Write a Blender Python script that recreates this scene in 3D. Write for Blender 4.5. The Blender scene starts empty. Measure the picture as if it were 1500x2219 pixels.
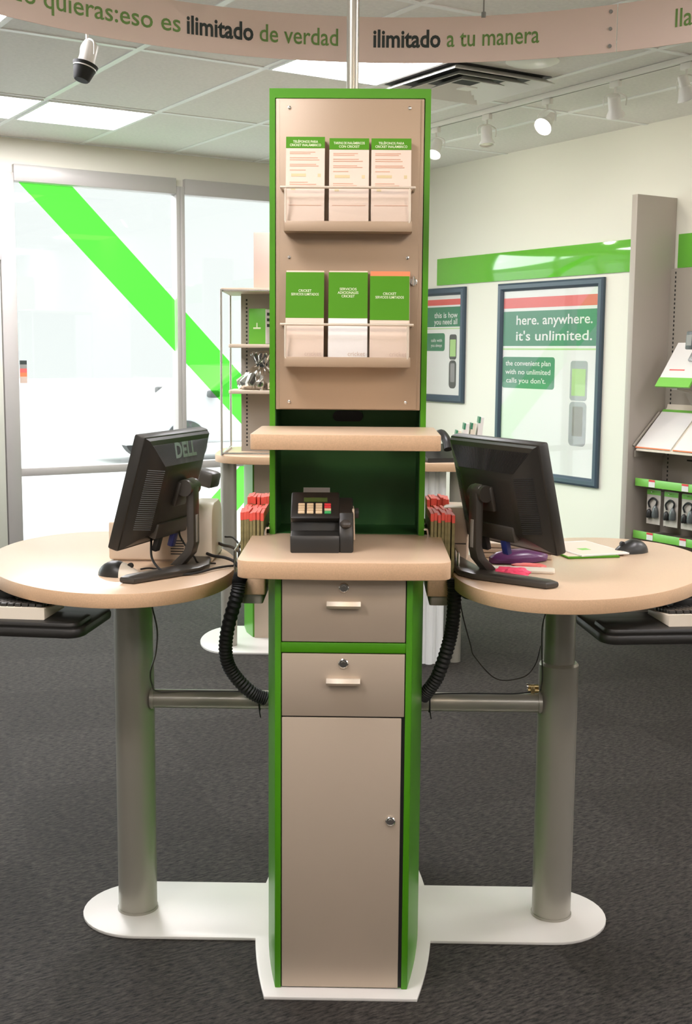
import bpy, bmesh, math, random
from mathutils import Vector, Matrix
random.seed(7)
PI = math.pi
R = math.radians
C = bpy.context.scene.collection
scene = bpy.context.scene

# ------------------------------------------------------------------ camera
cam_d = bpy.data.cameras.new('camera'); cam = bpy.data.objects.new('camera', cam_d); C.objects.link(cam)
cam_d.sensor_fit = 'VERTICAL'; cam_d.sensor_height = 36.0; cam_d.lens = 36.0 * 2613 / 2219
cam_d.clip_start = 0.05; cam_d.clip_end = 200
cam.matrix_world = Matrix.Translation((0, 0, 1.5)) @ Matrix.Rotation(R(90 - 7.5), 4, 'X') @ Matrix.Rotation(R(0.45), 4, 'Z')
scene.camera = cam

# ------------------------------------------------------------------ view, world, sun
scene.view_settings.view_transform = 'Standard'
scene.view_settings.look = 'None'
scene.view_settings.gamma = 1.0
scene.view_settings.exposure = 0.0
scene.view_settings.use_curve_mapping = False
w = bpy.data.worlds.new('sky'); scene.world = w; w.use_nodes = True
nt = w.node_tree; bgn = nt.nodes['Background']
bgn.inputs['Color'].default_value = (0.99, 1.0, 1.0, 1); bgn.inputs['Strength'].default_value = 1.08
PANEL = 32.0          # ceiling troffers
TRACK = 9.0         # each lit track head, watts
FRONT = 34.0         # spotlights above the visitor side of the kiosk
SUN = 4.2

# room frame: u runs along the window wall (to the right), v along the right wall (away)
ANG = R(32.0)
E2 = Vector((math.cos(ANG), math.sin(ANG), 0)); E1 = Vector((-math.sin(ANG), math.cos(ANG), 0))
CO = Vector((0.367, 9.021, 0))
HC = 2.78
def W(u, v, z=0.0): return CO + E2 * u + E1 * v + Vector((0, 0, z))

sd = bpy.data.lights.new('sun', 'SUN'); sd.energy = SUN; sd.angle = R(50); sd.color = (0.93, 0.98, 1.0)
so = bpy.data.objects.new('sun', sd); C.objects.link(so)
sdir = (-(E1 * 0.86 + E2 * -0.50) + Vector((0, 0, -0.50))).normalized()   # travels in through the shop windows
so.rotation_euler = sdir.to_track_quat('-Z', 'Y').to_euler()
so.location = W(-3, 6, 8)
zd = bpy.data.lights.new('overhead_daylight', 'SUN'); zd.energy = 6.0; zd.angle = R(80); zd.color = (0.97, 0.99, 1.0)
zo = bpy.data.objects.new('overhead_daylight', zd); C.objects.link(zo); zo.location = W(-3, 8, 10)

# ------------------------------------------------------------------ materials
def mat(name, col, rough=0.5, metal=0.0, spec=0.5, coat=0.0, noise=0.0, nscale=200.0, bump=0.0, bscale=300.0, emit=None, estr=0.0, alpha=None):
    m = bpy.data.materials.new(name); m.use_nodes = True
    n = m.node_tree; b = n.nodes['Principled BSDF']
    b.inputs['Base Color'].default_value = (*col, 1); b.inputs['Roughness'].default_value = rough
    b.inputs['Metallic'].default_value = metal; b.inputs['Specular IOR Level'].default_value = spec
    b.inputs['Coat Weight'].default_value = coat; b.inputs['Coat Roughness'].default_value = 0.08
    if emit: b.inputs['Emission Color'].default_value = (*emit, 1); b.inputs['Emission Strength'].default_value = estr
    if noise > 0 or bump > 0:
        tc = n.nodes.new('ShaderNodeTexCoord')
    if noise > 0:
        t = n.nodes.new('ShaderNodeTexNoise'); t.inputs['Scale'].default_value = nscale; t.inputs['Detail'].default_value = 4
        n.links.new(tc.outputs['Object'], t.inputs['Vector'])
        r = n.nodes.new('ShaderNodeValToRGB')
        r.color_ramp.elements[0].position = 0.3; r.color_ramp.elements[1].position = 0.7
        r.color_ramp.elements[0].color = (*[c * (1 - noise) for c in col], 1)
        r.color_ramp.elements[1].color = (*[min(1, c * (1 + noise)) for c in col], 1)
        n.links.new(t.outputs['Fac'], r.inputs['Fac']); n.links.new(r.outputs['Color'], b.inputs['Base Color'])
    if bump > 0:
        t2 = n.nodes.new('ShaderNodeTexNoise'); t2.inputs['Scale'].default_value = bscale
        n.links.new(tc.outputs['Object'], t2.inputs['Vector'])
        bp = n.nodes.new('ShaderNodeBump'); bp.inputs['Strength'].default_value = bump; bp.inputs['Distance'].default_value = 0.002
        n.links.new(t2.outputs['Fac'], bp.inputs['Height']); n.links.new(bp.outputs['Normal'], b.inputs['Normal'])
    return m

M = {}
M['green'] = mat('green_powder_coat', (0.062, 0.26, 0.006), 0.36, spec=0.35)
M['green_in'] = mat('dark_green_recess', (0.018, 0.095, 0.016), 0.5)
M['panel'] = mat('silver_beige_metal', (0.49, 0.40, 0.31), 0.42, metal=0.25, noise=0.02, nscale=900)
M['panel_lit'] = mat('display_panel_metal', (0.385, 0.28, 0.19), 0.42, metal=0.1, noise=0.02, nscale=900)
M['post'] = mat('post_silver_paint', (0.36, 0.34, 0.29), 0.30, metal=0.4)
M['plate'] = mat('base_plate_paint', (0.70, 0.67, 0.63), 0.36, metal=0.1)
M['lam'] = mat('maple_laminate', (0.62, 0.45, 0.31), 0.30, noise=0.05, nscale=450)
M['lam_edge'] = mat('maple_laminate_edge', (0.64, 0.42, 0.255), 0.45, noise=0.07, nscale=300)
M['chrome'] = mat('chrome', (0.75, 0.73, 0.70), 0.18, metal=1.0)
M['rod'] = mat('rack_rod', (0.72, 0.63, 0.52), 0.3, metal=0.4)
M['brass'] = mat('brass', (0.55, 0.42, 0.2), 0.3, metal=1.0)
M['black'] = mat('black_plastic', (0.018, 0.017, 0.015), 0.38)
M['black_m'] = mat('black_matt', (0.012, 0.012, 0.012), 0.6)
M['monitor'] = mat('monitor_plastic', (0.020, 0.018, 0.015), 0.42, bump=0.08)
M['vent'] = mat('monitor_vent', (0.010, 0.010, 0.010), 0.6)
M['rib_sheen'] = mat('rib_sheen', (0.13, 0.14, 0.145), 0.35)  # window reflection on the left monitor's slope, put into the rib colour
M['neck'] = mat('stand_grey', (0.045, 0.040, 0.034), 0.35)
M['logo_grey'] = mat('logo_grey', (0.22, 0.27, 0.27), 0.3)
M['grey'] = mat('grey_plastic', (0.28, 0.27, 0.25), 0.45)
M['cream'] = mat('cream_plastic', (0.62, 0.50, 0.38), 0.45)
M['cream_l'] = mat('pale_cream_plastic', (0.78, 0.70, 0.58), 0.4)
M['paper'] = mat('leaflet_paper', (0.72, 0.585, 0.48), 0.6)
M['paper_w'] = mat('white_paper', (0.80, 0.77, 0.74), 0.6)
M['print'] = mat('leaflet_print', (0.62, 0.36, 0.25), 0.6)
M['print_y'] = mat('leaflet_print_pale', (0.62, 0.50, 0.28), 0.6)
M['leaf'] = mat('leaflet_green', (0.07, 0.25, 0.008), 0.6, spec=0.2)
M['orange'] = mat('leaflet_orange', (0.85, 0.22, 0.09), 0.5)
M['letter'] = mat('leaflet_lettering', (0.75, 0.80, 0.55), 0.6)
M['red'] = mat('booklet_red', (0.78, 0.10, 0.07), 0.5)
M['pages'] = mat('booklet_pages', (0.22, 0.19, 0.08), 0.6, noise=0.3, nscale=60)
M['red_k'] = mat('key_red', (0.75, 0.05, 0.06), 0.5)
M['green_k'] = mat('key_green', (0.05, 0.40, 0.12), 0.5)
M['key'] = mat('key_cream', (0.80, 0.62, 0.40), 0.5)
M['lcd'] = mat('terminal_screen', (0.07, 0.11, 0.03), 0.25)
M['wall'] = mat('wall_cream_paint', (0.85, 0.82, 0.725), 0.6, bump=0.03)
M['wall_w'] = mat('window_wall_paint', (0.84, 0.80, 0.70), 0.6)
M['alu'] = mat('window_frame', (0.50, 0.47, 0.45), 0.4, metal=0.2)
M['door'] = mat('door_paint', (0.62, 0.62, 0.54), 0.45)
M['frame'] = mat('slate_frame', (0.055, 0.085, 0.12), 0.35)
M['poster'] = mat('poster_white', (0.86, 0.87, 0.86), 0.25)
M['pgreen'] = mat('poster_green', (0.045, 0.24, 0.13), 0.3)
M['pred'] = mat('poster_red', (0.80, 0.13, 0.12), 0.3)
M['plime'] = mat('poster_lime', (0.45, 0.70, 0.28), 0.3)
M['stripe'] = mat('wall_stripe_gloss', (0.14, 0.50, 0.04), 0.07, coat=0.6)
M['fin'] = mat('fin_grey', (0.42, 0.37, 0.32), 0.45)
M['gond'] = mat('gondola_grey', (0.36, 0.32, 0.27), 0.5)
M['rail'] = mat('rail_green', (0.20, 0.55, 0.08), 0.35)
M['tbar'] = mat('ceiling_tbar', (0.93, 0.93, 0.92), 0.4)
M['white_m'] = mat('white_metal', (0.88, 0.85, 0.80), 0.35)
M['banner'] = mat('banner_fabric', (0.88, 0.68, 0.59), 0.7)
M['txt_g'] = mat('text_green', (0.17, 0.30, 0.07), 0.6)
M['txt_d'] = mat('text_dark', (0.035, 0.045, 0.04), 0.6)
M['lamp'] = mat('lamp_face', (1, 1, 1), 0.5, emit=(1.0, 0.93, 0.88), estr=6.0)
M['lampoff'] = mat('lamp_face_unlit', (0.75, 0.68, 0.58), 0.15, metal=0.6)
M['troffer'] = mat('troffer_diffuser', (0.9, 0.9, 0.9), 0.5, emit=(0.99, 0.965, 1.0), estr=PANEL)
M['silver'] = mat('silver_wrap', (0.80, 0.78, 0.74), 0.12, metal=1.0)
M['boxg'] = mat('box_green', (0.12, 0.42, 0.03), 0.45)
M['board'] = mat('board_tan', (0.60, 0.46, 0.38), 0.6)
M['purple'] = mat('purple_plastic', (0.10, 0.02, 0.10), 0.3)
M['pink'] = mat('pink_tissue', (0.90, 0.08, 0.18), 0.55)
M['pink2'] = mat('coral_paper', (0.80, 0.16, 0.14), 0.55)
M['blue_plug'] = mat('blue_plug', (0.02, 0.03, 0.16), 0.4)
M['car'] = mat('car_white', (0.85, 0.87, 0.9), 0.2, coat=0.5)
M['glassdark'] = mat('car_glass', (0.5, 0.55, 0.6), 0.1)
M['rubber'] = mat('tyre', (0.10, 0.105, 0.11), 0.8)
M['phone'] = mat('phone_body', (0.10, 0.11, 0.11), 0.25)
M['phone_s'] = mat('phone_silver', (0.40, 0.40, 0.42), 0.25, metal=0.5)
M['blister'] = mat('blister_card', (0.55, 0.50, 0.44), 0.3)

def glass_mat(name, fac=0.06, tint=(0.97, 1, 0.99)):
    m = bpy.data.materials.new(name); m.use_nodes = True; n = m.node_tree
    n.nodes.clear(); o = n.nodes.new('ShaderNodeOutputMaterial'); mx = n.nodes.new('ShaderNodeMixShader')
    t = n.nodes.new('ShaderNodeBsdfTransparent'); g = n.nodes.new('ShaderNodeBsdfGlossy')
    t.inputs['Color'].default_value = (*tint, 1); g.inputs['Roughness'].default_value = 0.02
    mx.inputs['Fac'].default_value = fac
    n.links.new(t.outputs[0], mx.inputs[1]); n.links.new(g.outputs[0], mx.inputs[2]); n.links.new(mx.outputs[0], o.inputs[0])
    return m
M['glass'] = glass_mat('window_glass')
M['acrylic'] = glass_mat('clear_acrylic', 0.05, (0.99, 0.985, 0.98))

def decal_mat():
    m = bpy.data.materials.new('translucent_green_film'); m.use_nodes = True; n = m.node_tree
    n.nodes.clear(); o = n.nodes.new('ShaderNodeOutputMaterial'); a = n.nodes.new('ShaderNodeAddShader')
    t = n.nodes.new('ShaderNodeBsdfTransparent'); t.inputs['Color'].default_value = (0.40, 0.95, 0.30, 1)
    d = n.nodes.new('ShaderNodeBsdfDiffuse'); d.inputs['Color'].default_value = (0.01, 0.05, 0.008, 1)
    n.links.new(t.outputs[0], a.inputs[0]); n.links.new(d.outputs[0], a.inputs[1]); n.links.new(a.outputs[0], o.inputs[0])
    return m
M['decal'] = decal_mat()

def carpet_mat():
    m = mat('carpet_tiles', (0.05, 0.05, 0.05), 0.75, spec=0.22); n = m.node_tree; b = n.nodes['Principled BSDF']
    tc = n.nodes.new('ShaderNodeTexCoord')
    mp = n.nodes.new('ShaderNodeMapping'); mp.inputs['Rotation'].default_value = (0, 0, R(13))
    n.links.new(tc.outputs['Object'], mp.inputs['Vector'])
    ck = n.nodes.new('ShaderNodeTexChecker'); ck.inputs['Scale'].default_value = 1 / 0.61
    ck.inputs['Color1'].default_value = (0.0225, 0.0195, 0.0170, 1); ck.inputs['Color2'].default_value = (0.0265, 0.0233, 0.0206, 1)
    n.links.new(mp.outputs[0], ck.inputs['Vector'])
    st = n.nodes.new('ShaderNodeMapping'); st.inputs['Scale'].default_value = (38, 130, 1)
    n.links.new(tc.outputs['Object'], st.inputs['Vector'])
    t = n.nodes.new('ShaderNodeTexNoise'); t.inputs['Scale'].default_value = 1.0; t.inputs['Detail'].default_value = 3; t.inputs['Roughness'].default_value = 0.7
    n.links.new(st.outputs[0], t.inputs['Vector'])
    r = n.nodes.new('ShaderNodeValToRGB'); r.color_ramp.elements[0].position = 0.34; r.color_ramp.elements[1].position = 0.68
    r.color_ramp.elements[0].color = (0.15, 0.15, 0.15, 1); r.color_ramp.elements[1].color = (2.4, 2.35, 2.25, 1)
    n.links.new(t.outputs['Fac'], r.inputs['Fac'])
    mx = n.nodes.new('ShaderNodeMixRGB'); mx.blend_type = 'MULTIPLY'; mx.inputs['Fac'].default_value = 1
    n.links.new(ck.outputs['Color'], mx.inputs['Color1']); n.links.new(r.outputs['Color'], mx.inputs['Color2'])
    n.links.new(mx.outputs[0], b.inputs['Base Color'])
    bp = n.nodes.new('ShaderNodeBump'); bp.inputs['Strength'].default_value = 0.5; bp.inputs['Distance'].default_value = 0.003
    n.links.new(t.outputs['Fac'], bp.inputs['Height']); n.links.new(bp.outputs['Normal'], b.inputs['Normal'])
    return m
M['carpet'] = carpet_mat()
M['tile'] = mat('ceiling_tile', (0.84, 0.81, 0.775), 0.9, noise=0.04, nscale=60, bump=0.25, bscale=220)
M['outside'] = mat('concrete_outside', (0.52, 0.51, 0.505), 0.8, noise=0.05, nscale=3)

# ------------------------------------------------------------------ mesh helpers
def new(): return bmesh.new()
def box(bm, x0, x1, y0, y1, z0, z1, bev=0.0, seg=2, mtx=None):
    t = bmesh.new()
    bmesh.ops.create_cube(t, size=1.0, matrix=Matrix.Translation(((x0 + x1) / 2, (y0 + y1) / 2, (z0 + z1) / 2)) @ Matrix.Diagonal((abs(x1 - x0), abs(y1 - y0), abs(z1 - z0), 1)))
    if bev > 0: bmesh.ops.bevel(t, geom=list(t.edges), offset=bev, segments=seg, affect='EDGES', profile=0.5)
    if mtx is not None: bmesh.ops.transform(t, matrix=mtx, verts=t.verts)
    merge(bm, t); return bm
def merge(bm, t):
    me = bpy.data.meshes.new('tmp'); t.to_mesh(me); t.free(); bm.from_mesh(me); bpy.data.meshes.remove(me)
def prism(bm, pts, z0, z1, bev=0.0, axis='z', mtx=None, seg=2):
    """extrude a closed 2-D outline; axis z: (x,y)->z ; axis x: (y,z)->x ; axis y: (x,z)->y"""
    t = bmesh.new()
    def P(a, b, c):
        return {'z': (a, b, c), 'x': (c, a, b), 'y': (a, c, b)}[axis]
    lo = [t.verts.new(P(a, b, z0)) for a, b in pts]; hi = [t.verts.new(P(a, b, z1)) for a, b in pts]
    t.faces.new(lo[::-1]); t.faces.new(hi); n = len(pts)
    for i in range(n): t.faces.new((lo[i], lo[(i + 1) % n], hi[(i + 1) % n], hi[i]))
    bmesh.ops.recalc_face_normals(t, faces=t.faces)
    if bev > 0:
        es = [e for e in t.edges if (e.verts[0] in lo) == (e.verts[1] in lo)]
        bmesh.ops.bevel(t, geom=es, offset=bev, segments=seg, affect='EDGES', profile=0.5)
    if mtx is not None: bmesh.ops.transform(t, matrix=mtx, verts=t.verts)
    merge(bm, t); return bm
def cyl(bm, p0, p1, r, r1=None, seg=24, caps=True):
    p0, p1 = Vector(p0), Vector(p1); d = p1 - p0
    q = d.to_track_quat('Z', 'Y').to_matrix().to_4x4()
    t = bmesh.new()
    bmesh.ops.create_cone(t, cap_ends=caps, segments=seg, radius1=r, radius2=r if r1 is None else r1, depth=d.length, matrix=Matrix.Translation((p0 + p1) / 2) @ q)
    merge(bm, t); return bm
def lathe(bm, prof, seg=32, mtx=None):
    t = bmesh.new(); rings = []
    for r, z in prof:
        rings.append([t.verts.new((r * math.cos(2 * PI * i / seg), r * math.sin(2 * PI * i / seg), z)) for i in range(seg)])
    for a, b in zip(rings, rings[1:]):
        for i in range(seg): t.faces.new((a[i], a[(i + 1) % seg], b[(i + 1) % seg], b[i]))
    t.faces.new(rings[0][::-1]); t.faces.new(rings[-1])
    bmesh.ops.remove_doubles(t, verts=t.verts, dist=1e-6); bmesh.ops.recalc_face_normals(t, faces=t.faces)
    if mtx is not None: bmesh.ops.transform(t, matrix=mtx, verts=t.verts)
    merge(bm, t); return bm
def smooth_path(pts, n=8):
    P = [Vector(p) for p in pts]; P = [P[0] * 2 - P[1]] + P + [P[-1] * 2 - P[-2]]; out = []
    for i in range(1, len(P) - 2):
        a, b, c, d = P[i - 1], P[i], P[i + 1], P[i + 2]
        for k in range(n):
            t = k / n
            out.append(0.5 * ((2 * b) + (c - a) * t + (2 * a - 5 * b + 4 * c - d) * t * t + (3 * b - a - 3 * c + d) * t ** 3))
    out.append(P[-2]); return out
def tube(bm, pts, r, seg=10, n=8, rf=None):
    path = smooth_path(pts, n); prev = None; rings = []; t = bmesh.new()
    up = Vector((0.13, 0.37, 0.91)).normalized()
    for i, p in enumerate(path):
        d = (path[min(i + 1, len(path) - 1)] - path[max(i - 1, 0)]).normalized()
        if prev is None: s = d.cross(up).normalized()
        else: s = (prev - d * prev.dot(d)).normalized()
        prev = s; b = d.cross(s); rr = rf(i, len(path)) if rf else r
        rings.append([t.verts.new(p + (s * math.cos(2 * PI * k / seg) + b * math.sin(2 * PI * k / seg)) * rr) for k in range(seg)])
    for a, c in zip(rings, rings[1:]):
        for k in range(seg): t.faces.new((a[k], a[(k + 1) % seg], c[(k + 1) % seg], c[k]))
    t.faces.new(rings[0][::-1]); t.faces.new(rings[-1]); bmesh.ops.recalc_face_normals(t, faces=t.faces)
    merge(bm, t); return bm
def obj(name, bm, m, parent=None, smooth=True, label=None, loc=None, rz=None):
    me = bpy.data.meshes.new(name)
    if isinstance(bm, bpy.types.Mesh): me = bm
    else: bm.to_mesh(me); bm.free()
    me.materials.clear(); me.materials.append(m if not isinstance(m, str) else M[m])
    o = bpy.data.objects.new(name, me); C.objects.link(o)
    if parent: o.parent = parent
    if smooth:
        for p in me.polygons: p.use_smooth = True
        try: me.set_sharp_from_angle(angle=R(32))
        except Exception: pass
    if label: o['label'] = label
    if loc is not None: o.location = loc
    if rz is not None: o.rotation_euler = (0, 0, rz)
    return o
def thing(name, label, cat, loc=(0, 0, 0), rz=0.0, group=None):
    o = bpy.data.objects.new(name, None); C.objects.link(o); o.empty_display_size = 0.05
    o.location = loc; o.rotation_euler = (0, 0, rz); o['label'] = label; o['category'] = cat
    if group: o['group'] = group
    return o
def tag(o, label, cat, group=None):
    o['label'] = label; o['category'] = cat
    if group: o['group'] = group
    return o
def struct(name, bm, m, **k):
    o = obj(name, bm, m, **k)
    if not k.get('parent'): o['kind'] = 'structure'
    return o
def dup(root, loc, rz, label, group=None):
    r = root.copy(); C.objects.link(r); r.location = loc; r.rotation_euler = (0, 0, rz); r['label'] = label
    if group: r['group'] = group
    for ch in list(root.children):
        c = ch.copy(); C.objects.link(c); c.parent = r
        for g in list(ch.children):
            d = g.copy(); C.objects.link(d); d.parent = c
    return r
def text_mesh(s, size, depth=0.0004, bold=0.0, align='LEFT', space=1.0):
    cu = bpy.data.curves.new('txt', 'FONT'); cu.body = s; cu.size = size; cu.extrude = depth; cu.offset = bold; cu.align_x = align
    cu.space_character = space; cu.resolution_u = 3
    o = bpy.data.objects.new('txt', cu); C.objects.link(o)
    bpy.context.view_layer.update()
    me = bpy.data.meshes.new_from_object(o.evaluated_get(bpy.context.evaluated_depsgraph_get()))
    bpy.data.objects.remove(o); bpy.data.curves.remove(cu)
    return me
def text_on(name, s, width, parent, m, mtx, bold=0.0, align='CENTER', height=None, space=1.0, depth=0.0003):
    """flat lettering, in local XY; scaled to a given width; mtx places it"""
    me = text_mesh(s, 1.0, 0.0, bold, align, space)
    xs = [v.co.x for v in me.vertices]; wd = max(xs) - min(xs); k = width / wd
    ky = k if height is None else height
    me.transform(mtx @ Matrix.Diagonal((k, ky, 1, 1)))
    return obj(name, me, m, parent, smooth=False)
def wallM(x, y, z, tilt=0.0):   # text facing -y, standing upright
    return Matrix.Translation((x, y, z)) @ Matrix.Rotation(R(90) + tilt, 4, 'X')
def rounded(x0, x1, y0, y1, r, seg=8, rs=None):
    """rounded rectangle outline; rs = radii for (bl, br, tr, tl)"""
    rs = rs or (r, r, r, r); out = []
    for (cx, cy, a0, rr) in ((x0, y0, 180, rs[0]), (x1, y0, 270, rs[1]), (x1, y1, 0, rs[2]), (x0, y1, 90, rs[3])):
        sx = 1 if cx == x0 else -1; sy = 1 if cy == y0 else -1
        if rr <= 0: out.append((cx, cy)); continue
        for k in range(seg + 1):
            a = R(a0 + 90 * k / seg); out.append((cx + sx * rr + rr * math.cos(a), cy + sy * rr + rr * math.sin(a)))
    return out
def ellipse(cx, cy, a, b, n=72, rot=0.0):
    out = []
    for i in range(n):
        t = 2 * PI * i / n; x, y = a * math.cos(t), b * math.sin(t)
        out.append((cx + x * math.cos(rot) - y * math.sin(rot), cy + x * math.sin(rot) + y * math.cos(rot)))
    return out
def spot(name, loc, target, watts, angle=60, blend=0.6, size=0.04, color=(1, 0.86, 0.68), parent=None):
    l = bpy.data.lights.new(name, 'SPOT'); l.energy = watts; l.spot_size = R(angle); l.spot_blend = blend
    l.shadow_soft_size = size; l.color = color
    o = bpy.data.objects.new(name, l); C.objects.link(o); o.location = loc
    o.rotation_euler = (Vector(target) - Vector(loc)).to_track_quat('-Z', 'Y').to_euler()
    return o

# ================================================================== the room
def room_box(name, u0, u1, v0, v1, z0, z1, m, bev=0):
    bm = new(); box(bm, u0, u1, v0, v1, z0, z1, bev)
    return obj(name, bm, m, None, loc=CO, rz=ANG, smooth=False)
def rstruct(name, *a, **k):
    o = room_box(name, *a, **k); o['kind'] = 'structure'; return o
UL, VB = -8.2, -12.2
rstruct('floor', UL, 0, VB, 0.0, -0.05, 0, 'carpet')
ceil = rstruct('ceiling', UL, 0, VB, 0.0, HC, HC + 0.05, 'tile')
rstruct('wall_right', 0, 0.12, VB, 0.1, 0, HC + 0.05, 'wall')
rstruct('wall_left', UL - 0.12, UL, VB, 0.1, 0, HC + 0.05, 'wall')
rstruct('wall_back', UL, 0, VB - 0.12, VB, 0, HC + 0.05, 'wall')
# front wall with window openings
bm = new()
box(bm, UL, 0.0, 0.0, 0.12, 2.55, HC + 0.05)
box(bm, -0.62, 0.0, 0.0, 0.12, 0, 2.55)
box(bm, UL, -7.6, 0.0, 0.12, 0, 2.55)
struct('wall_front', bm, 'wall_w', loc=CO, rz=ANG, smooth=False)
bm = new(); box(bm, -0.014, -0.001, VB + 0.01, -0.62, 0, 0.10, 0.003)
struct('baseboard_right', bm, 'frame', loc=CO, rz=ANG)
# ceiling grid (raised T bars)
bm = new()
u = 0.03
while u > UL:
    if u < 0: box(bm, u - 0.015, u + 0.015, VB, 0, HC - 0.004, HC)
    u -= 0.6096
v = 0.0
while v > VB:
    box(bm, UL, 0, v - 0.015, v + 0.015, HC - 0.0045, HC)
    v -= 1.2192
obj('ceiling_grid', bm, 'tbar', ceil, smooth=False)
# wall angle
# windows: frame members then glass
def window(name, u0, u1, z0, z1, cross, fw=0.045, left=None, right=None):
    bm = new(); l = left or fw; r = right or fw
    box(bm, u0, u0 + l, -0.03, 0.06, z0, z1, 0.003); box(bm, u1 - r, u1, -0.03, 0.06, z0, z1, 0.003)
    box(bm, u0 + l, u1 - r, -0.035, 0.06, z1 - 0.05, z1 + 0.05, 0.003); box(bm, u0 + l, u1 - r, -0.03, 0.06, z0, z0 + 0.08, 0.003)
    for c in cross: box(bm, u0 + l, u1 - r, -0.025, 0.05, c - 0.025, c + 0.025, 0.003)
    fr = struct(name, bm, 'alu', loc=CO, rz=ANG)
    g = new(); box(g, u0 + l, u1 - r, 0.012, 0.018, z0 + 0.08, z1 - 0.05)
    obj('window_pane', g, 'glass', fr, smooth=False)
    return fr
window('window_1', -2.93, -1.745, 0.0, 2.57, [0.745], left=0.09, right=0.03)
window('window_2', -1.745, -0.60, 0.0, 2.57, [0.745], left=0.03)
window('window_added', -7.6, -4.05, 0.0, 2.57, [0.745])  # unseen shopfront window, added to let in more daylight
# door at the left with transom
bm = new()
box(bm, -4.05, -3.99, -0.03, 0.06, 0, 2.62, 0.003)
box(bm, -3.99, -2.93, -0.03, 0.06, 2.045, 2.125, 0.003); box(bm, -3.99, -2.93, -0.03, 0.06, 2.52, 2.62, 0.003)
dj = struct('trim_1', bm, 'alu', loc=CO, rz=ANG)
g = new(); box(g, -3.99, -2.93, 0.012, 0.018, 2.125, 2.52); obj('transom_pane', g, 'glass', dj, smooth=False)
bm = new()
box(bm, -3.985, -3.87, -0.02, 0.03, 0.01, 2.04, 0.004); box(bm, -3.07, -2.935, -0.02, 0.03, 0.01, 2.04, 0.004)
box(bm, -3.87, -3.07, -0.02, 0.03, 0.01, 0.28, 0.004); box(bm, -3.87, -3.07, -0.02, 0.03, 1.95, 2.04, 0.004)
dr = struct('door_1', bm, 'door', loc=CO, rz=ANG)
g = new(); box(g, -3.87, -3.07, 0.002, 0.008, 0.28, 1.95); obj('door_pane', g, 'glass', dr, smooth=False)
bm = new(); cyl(bm, (-3.90, -0.07, 1.13), (-2.98, -0.07, 1.13), 0.013); cyl(bm, (-3.88, -0.07, 1.13), (-3.88, -0.01, 1.13), 0.01); cyl(bm, (-3.0, -0.07, 1.13), (-3.0, -0.01, 1.13), 0.01)
obj('push_bar', bm, 'alu', dr)
# green wall stripe as trim
bm = new(); box(bm, -0.010, -0.001, -2.66, -0.50, 1.975, 2.157, 0.002); box(bm, -0.010, -0.001, -5.2, -2.72, 1.975, 2.157, 0.002)
struct('trim_2', bm, 'stripe', loc=CO, rz=ANG)
# outside ground
bm = new(); box(bm, -40, 40, 0.13, 60, -0.12, -0.05)
struct('ground_outside', bm, 'outside', loc=CO, rz=ANG, smooth=False)

# window film, a chevron pointing right
bm = new()
def film(pts):
    t = bmesh.new(); vs = [t.verts.new((a, -0.0, b)) for a, b in pts]; t.faces.new(vs); r = bmesh.ops.extrude_face_region(t, geom=t.faces[:]);
    for v_ in r['geom']:
        if isinstance(v_, bmesh.types.BMVert): v_.co.y += 0.0006
    bmesh.ops.recalc_face_normals(t, faces=t.faces); merge(bm, t)
def seg(u): # upper edge z of the upper arm
    return 2.518 + (1.84 - 2.518) * (u + 2.454) / (-1.776 + 2.454)
def seglo(u): return 2.535 + (1.508 - 2.535) * (u + 2.80) / (-1.78 + 2.80)
film([(-2.80, 2.519), (-2.46, 2.519), (-1.776, seg(-1.776)), (-1.776, seglo(-1.776))])
film([(-1.714, seg(-1.714)), (-0.823, 0.887), (-1.143, 0.867), (-1.714, seglo(-1.714))])
film([(-1.70, 0.332), (-1.143, 0.867), (-0.823, 0.887), (-1.658, 0.085), (-1.70, 0.085)])
d = obj('window_decal', bm, 'decal', None, smooth=False, loc=CO + E1 * 0.010, rz=ANG)
tag(d, 'bright green chevron film stuck across the shop window panes', 'decal')
# small sticker
st = thing('window_sticker', 'small colourful sticker with red and dark bands on the window beside the door', 'sticker', W(-2.80, 0.011, 1.37), ANG)
for k, (z0, z1, m) in enumerate(((0.045, 0.07, 'txt_d'), (0.02, 0.045, 'grey'), (-0.005, 0.02, 'pred'), (-0.03, -0.005, 'orange'), (-0.07, -0.03, 'board'))):
    bm = new(); box(bm, -0.022, 0.022, -0.0015, -0.0003, z0, z1); obj('sticker_band', bm, m, st, smooth=False)

# ------------------------------------------------------------------ ceiling fittings
def troffer(u0, u1, v0, v1, label):
    t = thing('ceiling_light', label, 'light', W((u0 + u1) / 2, (v0 + v1) / 2, HC), ANG, 'ceiling light panels')
    hu, hv = (u1 - u0) / 2 - 0.012, (v1 - v0) / 2 - 0.012
    bm = new()
    for (a, b, c, d_) in ((-hu, hu, -hv, -hv + 0.012), (-hu, hu, hv - 0.012, hv), (-hu, -hu + 0.012, -hv + 0.012, hv - 0.012), (hu - 0.012, hu, -hv + 0.012, hv - 0.012)):
        box(bm, a, b, c, d_, -0.012, -0.0005)
    obj('frame', bm, 'tbar', t, smooth=False)
    bm = new(); box(bm, -hu + 0.012, hu - 0.012, -hv + 0.012, hv - 0.012, -0.008, -0.0006); obj('diffuser', bm, 'troffer', t, smooth=False)
G = [0.03 - 0.6096 * k for k in range(14)]
troffer(G[6], G[5], -1.219, -0.61, 'lit square ceiling panel near the window, left of its neighbour, cut by the frame')
troffer(G[5], G[4], -1.219, -0.61, 'lit square ceiling panel in full view above the window wall')
troffer(G[7], G[6], -3.05, -2.44, 'lit ceiling panel corner at far left under the banner')
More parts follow.
